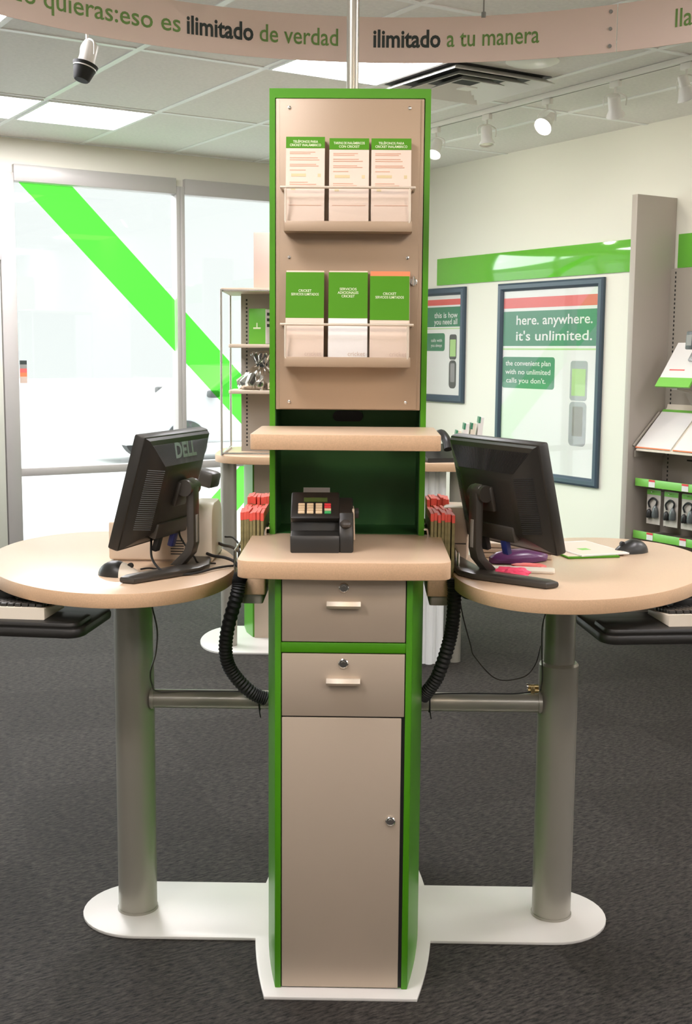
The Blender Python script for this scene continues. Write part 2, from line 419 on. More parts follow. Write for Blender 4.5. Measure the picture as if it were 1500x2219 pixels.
troffer(G[4], G[3], -3.05, -2.44, 'lit square ceiling panel behind the kiosk top, beside the air vent')
for a, b in ((7, -5.5), (3, -6.1), (9, -6.1), (6, -8.53), (10, -8.53), (2, -8.53), (5, -10.4), (0, -6.1), (0, -8.53)):  # panels never in view, added to brighten the room
    troffer(G[a + 1], G[a], b, b + 0.61, 'lit square ceiling panel added as fill light, out of view behind the photographer')
# air diffuser: nested square louvres
t = thing('ceiling_vent', 'square metal air vent with nested louvres in the ceiling behind the kiosk', 'vent', W((G[3] + G[2]) / 2, -2.745, HC), ANG)
def sqring(bm, s0, z0, s1, z1, th=0.003):
    tt = bmesh.new()
    for off in (0,):
        a = [tt.verts.new((sx * s0, sy * s0, z0)) for sx, sy in ((-1, -1), (1, -1), (1, 1), (-1, 1))]
        b = [tt.verts.new((sx * s1, sy * s1, z1)) for sx, sy in ((-1, -1), (1, -1), (1, 1), (-1, 1))]
        for i in range(4): tt.faces.new((a[i], a[(i + 1) % 4], b[(i + 1) % 4], b[i]))
    r = bmesh.ops.extrude_face_region(tt, geom=tt.faces[:])
    for v_ in r['geom']:
        if isinstance(v_, bmesh.types.BMVert): v_.co.z += th
    bmesh.ops.recalc_face_normals(tt, faces=tt.faces); merge(bm, tt)
bm = new(); box(bm, -0.28, 0.28, -0.28, 0.28, -0.003, -0.001); obj('backing', bm, 'vent', t, smooth=False)
for s in (0.29, 0.205, 0.125):
    bm = new(); sqring(bm, s, -0.034, s - 0.050, -0.003); obj('louvre', bm, 'white_m', t, smooth=False)
bm = new(); box(bm, -0.035, 0.035, -0.035, 0.035, -0.04, -0.034); obj('centre_plate', bm, 'white_m', t)
# speaker disc
bm = new(); lathe(bm, [(0.001, -0.001), (0.115, -0.001), (0.118, -0.008), (0.10, -0.016), (0.001, -0.018)], 40)
tag(obj('ceiling_speaker', bm, 'white_m', None, loc=W(-1.50, -3.22, HC)), 'round white disc fitting on the ceiling right of the air vent', 'speaker')

# track and its heads
trk = thing('lighting_track', 'long white lighting track running along the ceiling at right', 'track', W(-0.99, -3.6, HC), ANG)
bm = new(); box(bm, -0.018, 0.018, -2.6, 2.6, -0.026, -0.0005, 0.003); obj('track_rail', bm, 'white_m', trk)
bm = new(); box(bm, -0.004, 0.004, -2.58, 2.58, -0.0275, -0.0262); obj('track_slot', bm, 'grey', trk, smooth=False)
def track_head(loc, label, aim, lit, kind='bell', rz=0.0, energy=None, drop=0.0):
    """aim: direction of the lamp in world"""
    t = thing('track_light', label, 'track light', loc, 0, 'spotlights on the ceiling track')
    bm = new(); box(bm, -0.012, 0.012, -0.03, 0.03, -0.028, 0, 0.003, mtx=Matrix.Rotation(ANG, 4, 'Z')); cyl(bm, (0, 0, -0.028), (0, 0, -0.052 - drop), 0.006, seg=12)
    obj('adapter', bm, 'white_m', t)
    a = Vector(aim).normalized(); q = a.to_track_quat('Z', 'Y').to_matrix().to_4x4()
    P = Matrix.Translation((0, 0, -0.112 - drop)) @ q @ Matrix.Scale(0.84, 4)
    side = (q @ Vector((1, 0, 0))).normalized()
    # yoke
    bm = new(); c = Vector((0, 0, -0.112 - drop)); s = side * 0.052
    up = Vector((0, 0, 1)); 
    tube(bm, [c + s, c + s + up * 0.04, c + s * 0.4 + up * 0.058, c + up * 0.060, c - s * 0.4 + up * 0.058, c - s + up * 0.04, c - s], 0.0035, 8, 5)
    obj('yoke', bm, 'white_m', t)
    bm = new()
    if kind == 'bell':
        lathe(bm, [(0.001, -0.075), (0.022, -0.075), (0.026, -0.07), (0.027, -0.02), (0.034, -0.01), (0.050, 0.035), (0.058, 0.05), (0.055, 0.05), (0.045, 0.036), (0.001, 0.03)], 32, P)
    else:
        lathe(bm, [(0.001, -0.06), (0.030, -0.06), (0.034, -0.055), (0.036, 0.02), (0.05, 0.045), (0.052, 0.055), (0.046, 0.055), (0.04, 0.045), (0.001, 0.04)], 32, P)
    obj('lamp_can', bm, 'white_m', t)
    bm = new(); lathe(bm, [(0.001, 0.046), (0.050, 0.046), (0.050, 0.049), (0.001, 0.0495)], 32, P); obj('lamp_face', bm, 'lamp' if lit else 'lampoff', t)
    if energy:
        p = Vector(loc) + (P @ Vector((0, 0, 0.056)))
        sp = spot('lamp_beam', p, p + a, energy, 95, 0.8, 0.045)
    return t
ct = -E2
for v_, lab, aim, lit, kind, e in (
    (-1.81, 'lit white spotlight on the ceiling track, nearest the kiosk edge', (-0.25, -0.45, -0.75), True, 'can', TRACK),
    (-2.265, 'white wire-caged spotlight hanging straight down, second from the kiosk', (0.05, -0.15, -1), False, 'can', TRACK),
    (-2.74, 'white bell spotlight with its glowing face turned to the viewer', (-0.55, -0.55, -0.62), True, 'bell', TRACK),
    (-3.21, 'white unlit spotlight in an open yoke, fourth from the kiosk', (0.25, 0.5, -0.95), False, 'can', TRACK),
    (-3.64, 'white spotlight at the right edge of the picture', (0.35, 0.2, -0.9), False, 'bell', TRACK)):
    track_head(W(-0.99, v_, HC - 0.027), lab, aim, lit, kind, energy=None)
for v_ in (-1.5, -2.5, -3.4, -4.3, -5.2):     # beams of the track washing the right wall
    p = W(-0.93, v_, HC - 0.20); spot('wall_wash', p, W(0, v_ + 0.1, 1.9), TRACK, 150, 1.0, 0.06, (1, 0.93, 0.82))
# heads on the left, one dark bodied
t = track_head(Vector((-0.95, 4.55, HC - 0.0)), 'black and white spotlight hanging alone from the ceiling at left', (-0.25, -0.2, -1), False, 'can', drop=0.11)
bm = new(); lathe(bm, [(0.001, 0.03), (0.047, 0.03), (0.040, 0.05), (0.030, 0.085), (0.026, 0.09), (0.001, 0.09)], 32, Matrix.Translation((0, 0, -0.222)) @ Vector((-0.25, -0.2, -1)).to_track_quat('Z', 'Y').to_matrix().to_4x4())
obj('snoot', bm, 'black_m', t, label='black snoot')
track_head(Vector((-0.44, 3.65, HC - 0.0)), 'glowing spotlight above the banner ring at the top edge, near the pole', (-0.1, -0.5, -0.8), True, 'bell', energy=12)
# visitor side spots above and behind the viewpoint
for k, (x, y, tx) in enumerate(((-1.25, 1.0, 0.05), (1.0, 0.85, 0.0), (0.15, -0.3, 0.0))):
    p = Vector((x, y, HC)); tg = Vector((tx, 3.0, 1.25)); a = (tg - (p - Vector((0, 0, 0.15)))).normalized()
    track_head(p, ('lit spotlight in front of the kiosk, left of the viewpoint', 'lit spotlight in front of the kiosk, right of the viewpoint', 'lit spotlight overhead behind the viewpoint')[k], a, True, 'bell')
    q = p + Vector((0, 0, -0.15)) + a * 0.06
    spot('kiosk_beam', q, tg, FRONT * (0.8, 1.0, 0.8)[k], 62, 0.7, 0.05, (1, 0.76, 0.52))

# ------------------------------------------------------------------ banner ring
RC = Vector((0.155, 2.81, 0)); RR = 1.557
bn = thing('banner_ring', 'long curved beige banner with green and black Spanish slogan hung from the ceiling', 'banner', (RC.x, RC.y, 2.58))
def arc_strip(a0, a1, r, z0, z1, th=0.004, step=1.5):
    t = bmesh.new(); n = max(2, int((a1 - a0) / step)); rows = []
    for i in range(n + 1):
        a = R(a0 + (a1 - a0) * i / n); s, c_ = math.sin(a), math.cos(a)
        rows.append([t.verts.new((s * q, c_ * q, z)) for q, z in ((r, z0), (r + th, z0), (r + th, z1), (r, z1))])
    for a, b in zip(rows, rows[1:]):
        for k in range(4): t.faces.new((a[k], a[(k + 1) % 4], b[(k + 1) % 4], b[k]))
    t.faces.new(rows[0]); t.faces.new(rows[-1][::-1]); bmesh.ops.recalc_face_normals(t, faces=t.faces)
    b = new(); merge(b, t); return b
z0b, z1b = 2.503 - 2.58, 2.655 - 2.58
obj('banner_panel', arc_strip(-100, 28.0, RR, z0b, z1b), 'banner', bn)
obj('banner_panel', arc_strip(28.15, 100, RR, z0b, z1b), 'banner', bn)
for zz in (-0.055, 0.0, 0.055):
    a = R(27.3); p = Vector((math.sin(a) * (RR - 0.001), math.cos(a) * (RR - 0.001), zz - 0.002)); q = Vector((math.sin(a) * (RR - 0.005), math.cos(a) * (RR - 0.005), zz - 0.002))
    bm = new(); cyl(bm, p, q, 0.006, seg=16); obj('rivet', bm, 'grey', bn)
for a in (11.3, -32, 52, -75):
    s, c_ = math.sin(R(a)) * (RR + 0.002), math.cos(R(a)) * (RR + 0.002)
    bm = new(); cyl(bm, (s, c_, z1b - 0.004), (s, c_, HC - 2.58 - 0.002), 0.003, seg=8); cyl(bm, (s, c_, z1b - 0.006), (s, c_, z1b + 0.012), 0.008, seg=12); obj('hanger', bm, 'grey', bn)
def ring_text(s, a0, a1, m, bold=0.0):
    me = text_mesh(s, 1.0, 0.0, bold)
    xs = [v_.co.x for v_ in me.vertices]; x0, x1 = min(xs), max(xs)
    k = R(a1 - a0) * RR / (x1 - x0)
    for v_ in me.vertices:
        a = R(a0) + (v_.co.x - x0) * k / RR; r = RR - 0.0012
        y = v_.co.y * 0.082 + (2.556 - 2.58)
        v_.co = Vector((math.sin(a) * r, math.cos(a) * r, y))
    return obj('lettering', me, m, bn, smooth=False)
ring_text('llama cuando quieras:eso es', -62.5, -27.5, 'txt_g', 0.008)
ring_text('ilimitado', -26.7, -18.1, 'txt_d', 0.026)
ring_text('de verdad', -17.3, -7.2, 'txt_g', 0.008)
ring_text('ilimitado', -2.7, 5.9, 'txt_d', 0.026)
ring_text('a tu manera', 6.7, 18.4, 'txt_g', 0.008)
ring_text('llama', 35.3, 40.5, 'txt_g', 0.008)

# ================================================================== the kiosk
K = thing('service_kiosk', 'tall green and beige service kiosk with two round side tables on a grey floor plate', 'kiosk', (0.003, 3.09, 0), R(-0.9))
# base plate
def base_outline():
    L = []
    hw = lambda y: 0.232 - 0.053 * (abs(y) / 0.447) ** 2
    ys = [-0.447 + k * (0.447 - 0.163) / 6 for k in range(7)]
    pts = [(hw(y), y) for y in ys]                      # right front edge going back
    pts += [(0.54 + 0.163 * math.sin(R(a)), -0.163 * math.cos(R(a))) for a in range(0, 181, 9)]
    pts += [(hw(y), y) for y in [-q for q in ys[::-1]]]
    left = [(-x, y) for x, y in pts[::-1]]
    return pts + left
bm = new(); prism(bm, base_outline(), 0.0, 0.008, 0.0015); obj('base_plate', bm, 'plate', K)
# pedestal with bowed green sides
hw = lambda y: 0.1975 - 0.0415 * (abs(y) / 0.405) ** 2
ys = [-0.398 + k * 0.796 / 16 for k in range(17)]
bm = new(); prism(bm, [(hw(y), y) for y in ys] + [(-hw(y), y) for y in ys[::-1]], 0.008, 0.998); obj('pedestal', bm, 'green', K)
bm = new(); box(bm, -0.1425, 0.1425, -0.3992, -0.3975, 0.010, 0.996); obj('gap_shadow', bm, 'vent', K, smooth=False)  # dark sheet standing in for shadow in the gaps around drawers and door
bm = new()
for s in (-1, 1): box(bm, s * 0.1425, s * 0.1565, -0.406, -0.392, 0.008, 0.998, 0.0015)
box(bm, -0.1425, 0.1425, -0.406, -0.392, 0.822, 0.8455, 0.002)
obj('front_frame', bm, 'green', K)
def lockbarrel(bm, x, y, z, r=0.0115):
    t = bmesh.new(); 
    lathe(bm, [(0.001, 0), (r, 0), (r, 0.004), (r * 0.82, 0.006), (r * 0.8, 0.004), (r * 0.45, 0.004), (r * 0.45, 0.0065), (0.001, 0.0065)], 28, Matrix.Translation((x, y, z)) @ Matrix.Rotation(R(90), 4, 'X'))
def drawer(z0, z1, zl, zh):
    bm = new(); box(bm, -0.1405, 0.1405, -0.4055, -0.3995, z0, z1, 0.0018); d_ = obj('drawer', bm, 'panel', K)
    bm = new()
    prism(bm, [(-0.4055, zh + 0.006), (-0.4235, zh + 0.009), (-0.427, zh - 0.001), (-0.420, zh - 0.008), (-0.4055, zh - 0.004)], -0.039, 0.039, 0.0015, axis='x')
    obj('handle', bm, 'rod', d_)
    bm = new(); lockbarrel(bm, 0, -0.4055, zl); obj('lock', bm, 'chrome', d_)
drawer(0.8475, 0.996, 0.974, 0.936)
drawer(0.6725, 0.820, 0.798, 0.757)
bm = new(); box(bm, -0.1405, 0.1345, -0.4055, -0.3995, 0.011, 0.6695, 0.0018); dd = obj('door', bm, 'panel', K)
bm = new(); lockbarrel(bm, 0.112, -0.4055, 0.424); obj('lock', bm, 'chrome', dd)
bm = new()
# counter and shelf
out = []
for k in range(13):
    x = -0.205 + 0.41 * k / 12; out.append((x, -0.446 - 0.008 * (1 - (x / 0.205) ** 2)))
co = [(-0.241, -0.02), (-0.241, -0.405)] + [(-0.206 + 0.035 * math.cos(R(a)), -0.411 + 0.035 * math.sin(R(a))) for a in (195, 210, 225, 240, 255)] + out + [(0.206 + 0.035 * math.cos(R(a)), -0.411 + 0.035 * math.sin(R(a))) for a in (285, 300, 315, 330, 345)] + [(0.241, -0.405), (0.241, -0.02)]
bm = new(); prism(bm, co, 0.999, 1.0395, 0.0025)
ctr = obj('counter', bm, 'lam', K); ctr.data.materials.append(M['lam_edge'])
for p in ctr.data.polygons:
    if abs(p.normal.z) < 0.5: p.material_index = 1
bm = new(); prism(bm, rounded(-0.2175, 0.2175, -0.355, -0.042, 0.012), 1.2805, 1.3165, 0.002)
shf = obj('shelf', bm, 'lam', K); shf.data.materials.append(M['lam_edge'])
for p in shf.data.polygons:
    if abs(p.normal.z) < 0.5: p.material_index = 1
# upper cabinet
bm = new()
for s in (-1, 1):
    xo = lambda y: 0.1975 - 0.0415 * (abs(y) / 0.405) ** 2
    yy = [-0.04 + k * 0.34 / 8 for k in range(9)]
    prism(bm, [(s * (xo(y) if y > 0 else 0.1975), y) for y in yy] + [(s * 0.1835, yy[-1]), (s * 0.1835, yy[0])], 1.0, 2.14)
box(bm, -0.1835, 0.1835, -0.04, 0.30, 2.1175, 2.14); box(bm, -0.1835, 0.1835, 0.29, 0.30, 1.0, 2.1175)
obj('upper_cabinet', bm, 'green', K)
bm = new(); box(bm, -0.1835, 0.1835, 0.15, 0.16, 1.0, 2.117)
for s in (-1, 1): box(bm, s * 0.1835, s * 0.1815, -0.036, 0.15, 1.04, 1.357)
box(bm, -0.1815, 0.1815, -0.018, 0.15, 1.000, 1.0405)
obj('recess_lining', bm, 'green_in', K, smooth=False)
bm = new(); prism(bm, rounded(-0.042, 0.038, 1.319, 1.347, 0.0135), 0.144, 0.151, 0, axis='y'); obj('cable_grommet', bm, 'black_m', K)
# display panel
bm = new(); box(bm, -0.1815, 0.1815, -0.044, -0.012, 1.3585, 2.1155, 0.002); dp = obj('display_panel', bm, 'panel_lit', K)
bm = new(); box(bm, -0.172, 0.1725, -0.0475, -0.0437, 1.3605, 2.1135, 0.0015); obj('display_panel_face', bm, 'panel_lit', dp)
for sx in (-0.148, 0.145):
    for sz in (2.093, 1.735, 1.378):
        bm = new(); lathe(bm, [(0.001, 0), (0.0045, 0), (0.004, 0.002), (0.0015, 0.0025), (0.001, 0.001)], 16, Matrix.Translation((sx, -0.0475, sz)) @ Matrix.Rotation(R(90), 4, 'X')); obj('screw', bm, 'chrome', dp)
bm = new(); lockbarrel(bm, 0.1605, -0.0475, 1.676, 0.0095); cyl(bm, (0.1605, -0.052, 1.667), (0.1605, -0.052, 1.690), 0.003, seg=8); obj('cam_lock', bm, 'chrome', dp)
# literature trays
SLOT = [(-0.1545, -0.0600), (-0.0490, 0.0475), (0.0530, 0.1500)]
def tray(z0, zr):
    bm = new()
    box(bm, -0.1575, 0.1535, -0.112, -0.1095, z0, z0 + 0.024, 0.001); box(bm, -0.1575, 0.1535, -0.112, -0.0475, z0, z0 + 0.002)
    for x in (-0.1575, 0.1515): box(bm, x, x + 0.002, -0.112, -0.0475, z0, z0 + 0.024)
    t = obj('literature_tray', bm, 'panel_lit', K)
    bm = new(); cyl(bm, (-0.166, -0.113, zr), (0.160, -0.113, zr), 0.0033, seg=12)
    for x in (-0.164, 0.158):
        cyl(bm, (x, -0.113, zr), (x, -0.0475, zr), 0.003, seg=10)
    for x in (-0.153, 0.146): cyl(bm, (x, -0.113, zr), (x, -0.110, z0 + 0.02), 0.0028, seg=10)
    obj('tray_rail', bm, 'rod', t)
    for a, b in SLOT:
        bm = new(); box(bm, a - 0.002, b + 0.002, -0.1085, -0.1073, z0 + 0.003, z0 + 0.068, 0.0004)
        box(bm, a - 0.002, a - 0.0008, -0.1073, -0.050, z0 + 0.003, z0 + 0.05); box(bm, b + 0.0008, b + 0.002, -0.1073, -0.050, z0 + 0.003, z0 + 0.05)
        obj('clear_pocket', bm, 'acrylic', t, smooth=False)
tray(1.7925, 1.8955); tray(1.4665, 1.5690)
# pole
bm = new(); cyl(bm, (0.004, 0.05, 2.14), (0.004, 0.05, HC - 0.001), 0.0155, seg=28); cyl(bm, (0.004, 0.05, 2.14), (0.004, 0.05, 2.152), 0.02, seg=28); obj('pole', bm, 'post', K)
# posts, cross bars, round tables
POSTX = 0.558
def edge_mat(o):
    o.data.materials.append(M['lam_edge'])
    for p in o.data.polygons:
        if abs(p.normal.z) < 0.5: p.material_index = 1
for s in (-1, 1):
    bm = new(); x = s * POSTX
    if s < 0:
        cyl(bm, (x, 0, 0.008), (x, 0, 0.915), 0.0515, seg=48); cyl(bm, (x, 0, 0.008), (x, 0, 0.014), 0.054, seg=48)
    else:
        cyl(bm, (x, 0, 0.008), (x, 0, 0.697), 0.0515, seg=48); cyl(bm, (x, 0, 0.697), (x, 0, 0.703), 0.0515, 0.047, seg=48); cyl(bm, (x, 0, 0.008), (x, 0, 0.014), 0.054, seg=48)
    po = obj('table_post', bm, 'post', K)
    if s > 0:
        bm = new(); cyl(bm, (x, 0, 0.70), (x, 0, 0.915), 0.041, seg=48); obj('telescopic_tube', bm, 'post', po)
    bm = new(); cyl(bm, (s * 0.19, -0.02, 0.597), (s * (POSTX - 0.045), -0.02, 0.597), 0.0245, seg=32)
    cyl(bm, (s * (POSTX - 0.055), -0.02, 0.597), (s * (POSTX - 0.048), -0.02, 0.597), 0.028, seg=32); obj('cross_bar', bm, 'post', K)
TT = {-1: (-0.632, 0.095, 0.500, 0.322, R(108.5)), 1: (0.624, 0.075, 0.500, 0.318, R(66.5))}
for s in (-1, 1):
    cx, cy, a, b, tr = TT[s]
    bm = new(); prism(bm, ellipse(cx, cy, a, b, 96, tr), 0.9155, 0.950, 0.0015, seg=2); to = obj('round_tabletop', bm, 'lam', K); edge_mat(to)
    # keyboard drawer slung beneath
    Mx = Matrix.Translation((s * (0.865 if s < 0 else 0.852), -0.21, -0.006)) @ Matrix.Rotation(R(s * 6), 4, 'Z')
    bm = new(); prism(bm, rounded(-0.27, 0.27, -0.13, 0.13, 0.04), 0.842, 0.866, 0.008, mtx=Mx)
    prism(bm, rounded(-0.26, 0.26, -0.125, 0.0, 0.03), 0.862, 0.880, 0.008, mtx=Mx)
    box(bm, -0.04, 0.04, 0.05, 0.30, 0.868, 0.9155, 0.006, mtx=Mx)
    obj('keyboard_tray', bm, 'black', K)

# side booklet racks on the kiosk flanks
for s in (-1, 1):
    bm = new()
    prism(bm, rounded(min(s * 0.212, s * 0.268), max(s * 0.212, s * 0.268), -0.075, 0.26, 0.008), 0.865, 0.890, 0.002)
    rk = obj('booklet_rack', bm, 'gond', K)
    bm = new(); prism(bm, rounded(min(s * 0.205, s * 0.262), max(s * 0.205, s * 0.262), -0.082, 0.0, 0.006), 0.889, 0.935, 0.003); obj('rack_block', bm, 'lam_edge', rk)
    bm = new()
    for y in (-0.07, 0.03, 0.13, 0.235):
        tube(bm, [(s * 0.200, y, 1.06), (s * 0.206, y, 1.05), (s * 0.206, y, 0.95), (s * 0.21, y, 0.89)], 0.003, 8, 4)
        tube(bm, [(s * 0.284, y, 1.0), (s * 0.284, y, 0.93), (s * 0.275, y, 0.89), (s * 0.26, y, 0.882)], 0.003, 8, 4)
    cyl(bm, (s * 0.284, -0.072, 1.0), (s * 0.284, 0.238, 1.0), 0.003, seg=8)
    cyl(bm, (s * 0.198, -0.072, 1.06), (s * 0.198, 0.238, 1.06), 0.003, seg=8)
    obj('rack_wires', bm, 'chrome', rk)
# booklets
def booklet():
    t = thing('booklet', '', 'booklet')
    bm = new(); box(bm, -0.0038, 0.0038, -0.045, 0.045, 0, 0.148, 0.0008); obj('pages', bm, 'pages', t, smooth=False)
    bm = new(); box(bm, -0.0042, 0.0042, -0.0455, 0.0455, 0.140, 0.160, 0.0008); obj('cover_top', bm, 'red', t, smooth=False)
    return t
b0 = booklet(); first = True
for s, side in ((-1, 'left'), (1, 'right')):
    for row, (y, dz) in enumerate(((-0.022, 0.0), (0.075, 0.012), (0.172, 0.022))):
        for k in range(7):
            x = 0.216 + k * 0.0087
            loc = Matrix.Rotation(R(-0.9), 4, 'Z') @ Vector((s * x, y + random.uniform(-0.004, 0.004), (0.936 if row == 0 else 0.9105) + dz * (1 if row == 0 else 1.9) + random.uniform(0, 0.006)))
            loc += Vector((0.003, 3.09, 0)); rz = R(random.uniform(-2.5, 2.5))
            lab = 'thin red-topped booklet in the %s row of the rack on the kiosk\'s %s side' % (('front', 'middle', 'rear')[row], side)
            gr = 'red-topped booklets, %s row of %s rack' % (('front', 'middle', 'rear')[row], side)
            if first: b0.location = loc; b0.rotation_euler = (0, 0, rz); b0['label'] = lab; b0['group'] = gr; first = False
            else: dup(b0, loc, rz, lab, gr)

# ------------------------------------------------------------------ leaflets in the trays
def KL(x, y, z): return Vector((0.003, 3.09, 0)) + (Matrix.Rotation(R(-0.9), 4, 'Z') @ Vector((x, y, z)))
def leaflet(x0, x1, z0, z1, yb, yt, label, kind, lines=None, back=False, cream=False, zg=None):
    """x across, leaning back from yb at the foot to yt at the top"""
    w_ = x1 - x0; h = z1 - z0; t = thing('leaflet', label, 'leaflet', KL((x0 + x1) / 2, yb, z0), R(-0.7))
    if back: t['group'] = back
    til = math.atan2(yt - yb, h); L_ = math.hypot(h, yt - yb); Mx = Matrix.Rotation(-til, 4, 'X')
    bm = new(); box(bm, -w_ / 2, w_ / 2, 0, 0.0012 if not back else 0.004, 0, L_, mtx=Mx); obj('sheet', bm, 'paper' if cream else 'paper_w', t, smooth=False)
    if kind == 'plan':
        bm = new(); box(bm, -w_ / 2, w_ / 2, -0.0006, 0.0006, L_ - 0.0275, L_ + 0.0004, mtx=Mx); obj('header', bm, 'leaf', t, smooth=False)
        if lines:
            for i, s_ in enumerate(lines): text_on('lettering', s_, w_ * (0.78, 0.80)[i] * min(1, len(s_) / 17), t, 'letter', Mx @ wallM(0, -0.0012, L_ - 0.0145 - 0.0085 * i), height=0.0085, bold=0.01)
            bm = new(); rnd = random.Random(label)
            rows = [(0.036, .85), (0.040, .7), (0.050, .85), (0.055, .9), (0.066, .8), (0.070, .9), (0.080, .5), (0.110, .6), (0.115, .8)]
            for zz, f in rows: box(bm, -w_ * 0.40, -w_ * 0.40 + w_ * 0.8 * f * rnd.uniform(0.9, 1.08), -0.0006, 0.0002, L_ - zz - 0.0022, L_ - zz, mtx=Mx)
            obj('printed_lines', bm, 'print', t, smooth=False)
            bm = new(); box(bm, -w_ * 0.36, w_ * 0.02, -0.0006, 0.0002, L_ - 0.097, L_ - 0.090, mtx=Mx); box(bm, w_ * 0.32, w_ * 0.40, -0.0006, 0.0002, L_ - 0.098, L_ - 0.090, mtx=Mx); box(bm, -w_ * 0.36, -w_ * 0.25, -0.0006, 0.0002, L_ - 0.130, L_ - 0.125, mtx=Mx)
            obj('printed_boxes', bm, 'print_y', t, smooth=False)
            bm = new(); box(bm, -w_ * 0.42, w_ * 0.42, -0.0006, 0.0002, 0.060, 0.0615, mtx=Mx); obj('fold_line', bm, 'print', t, smooth=False)
    elif kind == 'green':
        gh = z1 - zg
        bm = new(); box(bm, -w_ / 2, w_ / 2, -0.0006, 0.0008, L_ - gh, L_ + 0.0003, mtx=Mx); obj('cover_green', bm, 'leaf', t, smooth=False)
        if lines:
            for i, s_ in enumerate(lines): text_on('lettering', s_, w_ * 0.72 * min(1, len(s_) / 15), t, 'letter', Mx @ wallM(0, -0.0012, L_ - gh * 0.47 - 0.0088 * (i - (len(lines) - 1) / 2)), height=0.009, bold=0.008)
            text_on('script_mark', 'cricket', w_ * 0.44, t, 'board', Mx @ wallM(w_ * 0.22, -0.0012, 0.024), height=0.016)
    elif kind == 'orange':
        bm = new(); box(bm, -w_ / 2, w_ / 2, -0.0006, 0.0008, L_ - 0.012, L_ + 0.0003, mtx=Mx); obj('top_edge', bm, 'orange', t, smooth=False)
    return t
pos = ('left', 'middle', 'right')
up = [(2.0205, ['TELÉFONOS PARA', 'CRICKET INALÁMBRICO']), (2.0175, ['TARIFAS DE INALÁMBRICOS', 'CON CRICKET']), (2.0175, ['TELÉFONOS PARA', 'CRICKET INALÁMBRICO'])]
for k, ((a, b), (zt, ln)) in enumerate(zip(SLOT, up)):
    leaflet(a, b, 1.7955, zt, -0.1035, -0.066, 'front plan leaflet with a green title band in the %s pocket of the upper tray' % pos[k], 'plan', ln, cream=True)
    for j in range(2):
        leaflet(a + 0.001, b - 0.001, 1.7955, zt - 0.002 - 0.001 * j, -0.0995 + 0.006 * j, -0.062 + 0.0065 * j, 'plan leaflet stacked behind the front one in the %s pocket of the upper tray' % pos[k], 'plan', back='spare plan leaflets, %s pocket' % pos[k], cream=True)
lo = [(1.697, ['CRICKET', 'SERVICIOS ILIMITADOS']), (1.6975, ['SERVICIOS', 'ADICIONALES', 'CRICKET']), (1.689, ['CRICKET', 'SERVICIOS ILIMITADOS'])]
for k, ((a, b), (zt, ln)) in enumerate(zip(SLOT, lo)):
    leaflet(a, b, 1.4695, zt, -0.1035, -0.066, 'front bright green leaflet in the %s pocket of the lower tray' % pos[k], 'green', ln, cream=(k != 1), zg=1.584 if k < 2 else 1.580)
    for j in range(2):
        leaflet(a + 0.001, b - 0.0005 + (0.002 if k == 2 else 0), 1.4695, (1.7015, 1.7015, 1.7005)[k] - 0.001 * j, -0.0995 + 0.006 * j, -0.062 + 0.0065 * j, 'leaflet with only its top edge showing behind the front one, %s pocket of lower tray' % pos[k], 'orange' if k == 2 else 'plain', back='spare leaflets, %s lower pocket' % pos[k], cream=True)

# ------------------------------------------------------------------ card terminal
T = thing('card_terminal', 'black card payment terminal with cream keys on the kiosk counter', 'card terminal', KL(-0.057, -0.320, 1.0397), R(1.0))
prof = [(-0.008, 0.0), (-0.010, 0.030), (-0.006, 0.040), (0.012, 0.044), (0.030, 0.047), (0.034, 0.066), (0.018, 0.072), (0.012, 0.079), (0.018, 0.085), (0.092, 0.122), (0.112, 0.128), (0.135, 0.118), (0.142, 0.0)]
bm = new(); prism(bm, prof, -0.070, 0.045, 0.004, axis='x'); obj('body', bm, 'black', T)
prof2 = [(-0.004, 0.0), (-0.006, 0.032), (0.000, 0.050), (0.010, 0.070), (0.022, 0.090), (0.090, 0.118), (0.135, 0.112), (0.142, 0.0)]
bm = new(); prism(bm, prof2, 0.043, 0.077, 0.005, axis='x'); obj('reader_side', bm, 'black', T)
bm = new(); lathe(bm, [(0.001, -0.014), (0.006, -0.013), (0.013, -0.006), (0.0145, 0.0), (0.013, 0.006), (0.006, 0.013), (0.001, 0.014)], 20, Matrix.Translation((0.059, 0.006, 0.066)) @ Matrix.Diagonal((1.0, 1.0, 0.8, 1))); obj('button_dome', bm, 'neck', T)
bm = new(); box(bm, 0.0775, 0.0825, 0.03, 0.10, 0.022, 0.095, 0.0015, mtx=Matrix.Rotation(R(-2), 4, 'Y')); obj('swipe_plate', bm, 'cream', T)
bm = new(); cyl(bm, (0.090, 0.06, 0.085), (0.081, 0.06, 0.085), 0.012, seg=16); obj('side_knob', bm, 'black_m', T)
sl = math.atan2(0.037, 0.074)
def onkey(x, d): # d = distance up the slope
    return Matrix.Translation((x, 0.018 + d * math.cos(sl), 0.085 + d * math.sin(sl))) @ Matrix.Rotation(sl, 4, 'X')
for c in range(4):
    for r_ in range(4):
        m = 'key'
        if c == 3: m = ('green_k', 'key', 'red_k', 'red_k')[r_]
        bm = new(); box(bm, -0.0078, 0.0078, -0.0042, 0.0042, 0, 0.004, 0.0012, mtx=onkey(-0.045 + c * 0.0205, 0.009 + r_ * 0.0108)); obj('key', bm, m, T)
bm = new(); box(bm, -0.028, 0.028, -0.009, 0.009, 0, 0.0015, 0.0005, mtx=onkey(-0.012, 0.064)); obj('screen', bm, 'lcd', T)
bm = new(); box(bm, -0.034, 0.030, -0.002, 0.002, 0.0, 0.018, 0.0005, mtx=Matrix.Translation((-0.008, 0.120, 0.122)) @ Matrix.Rotation(R(-35), 4, 'X')); obj('receipt_cutter', bm, 'grey', T)

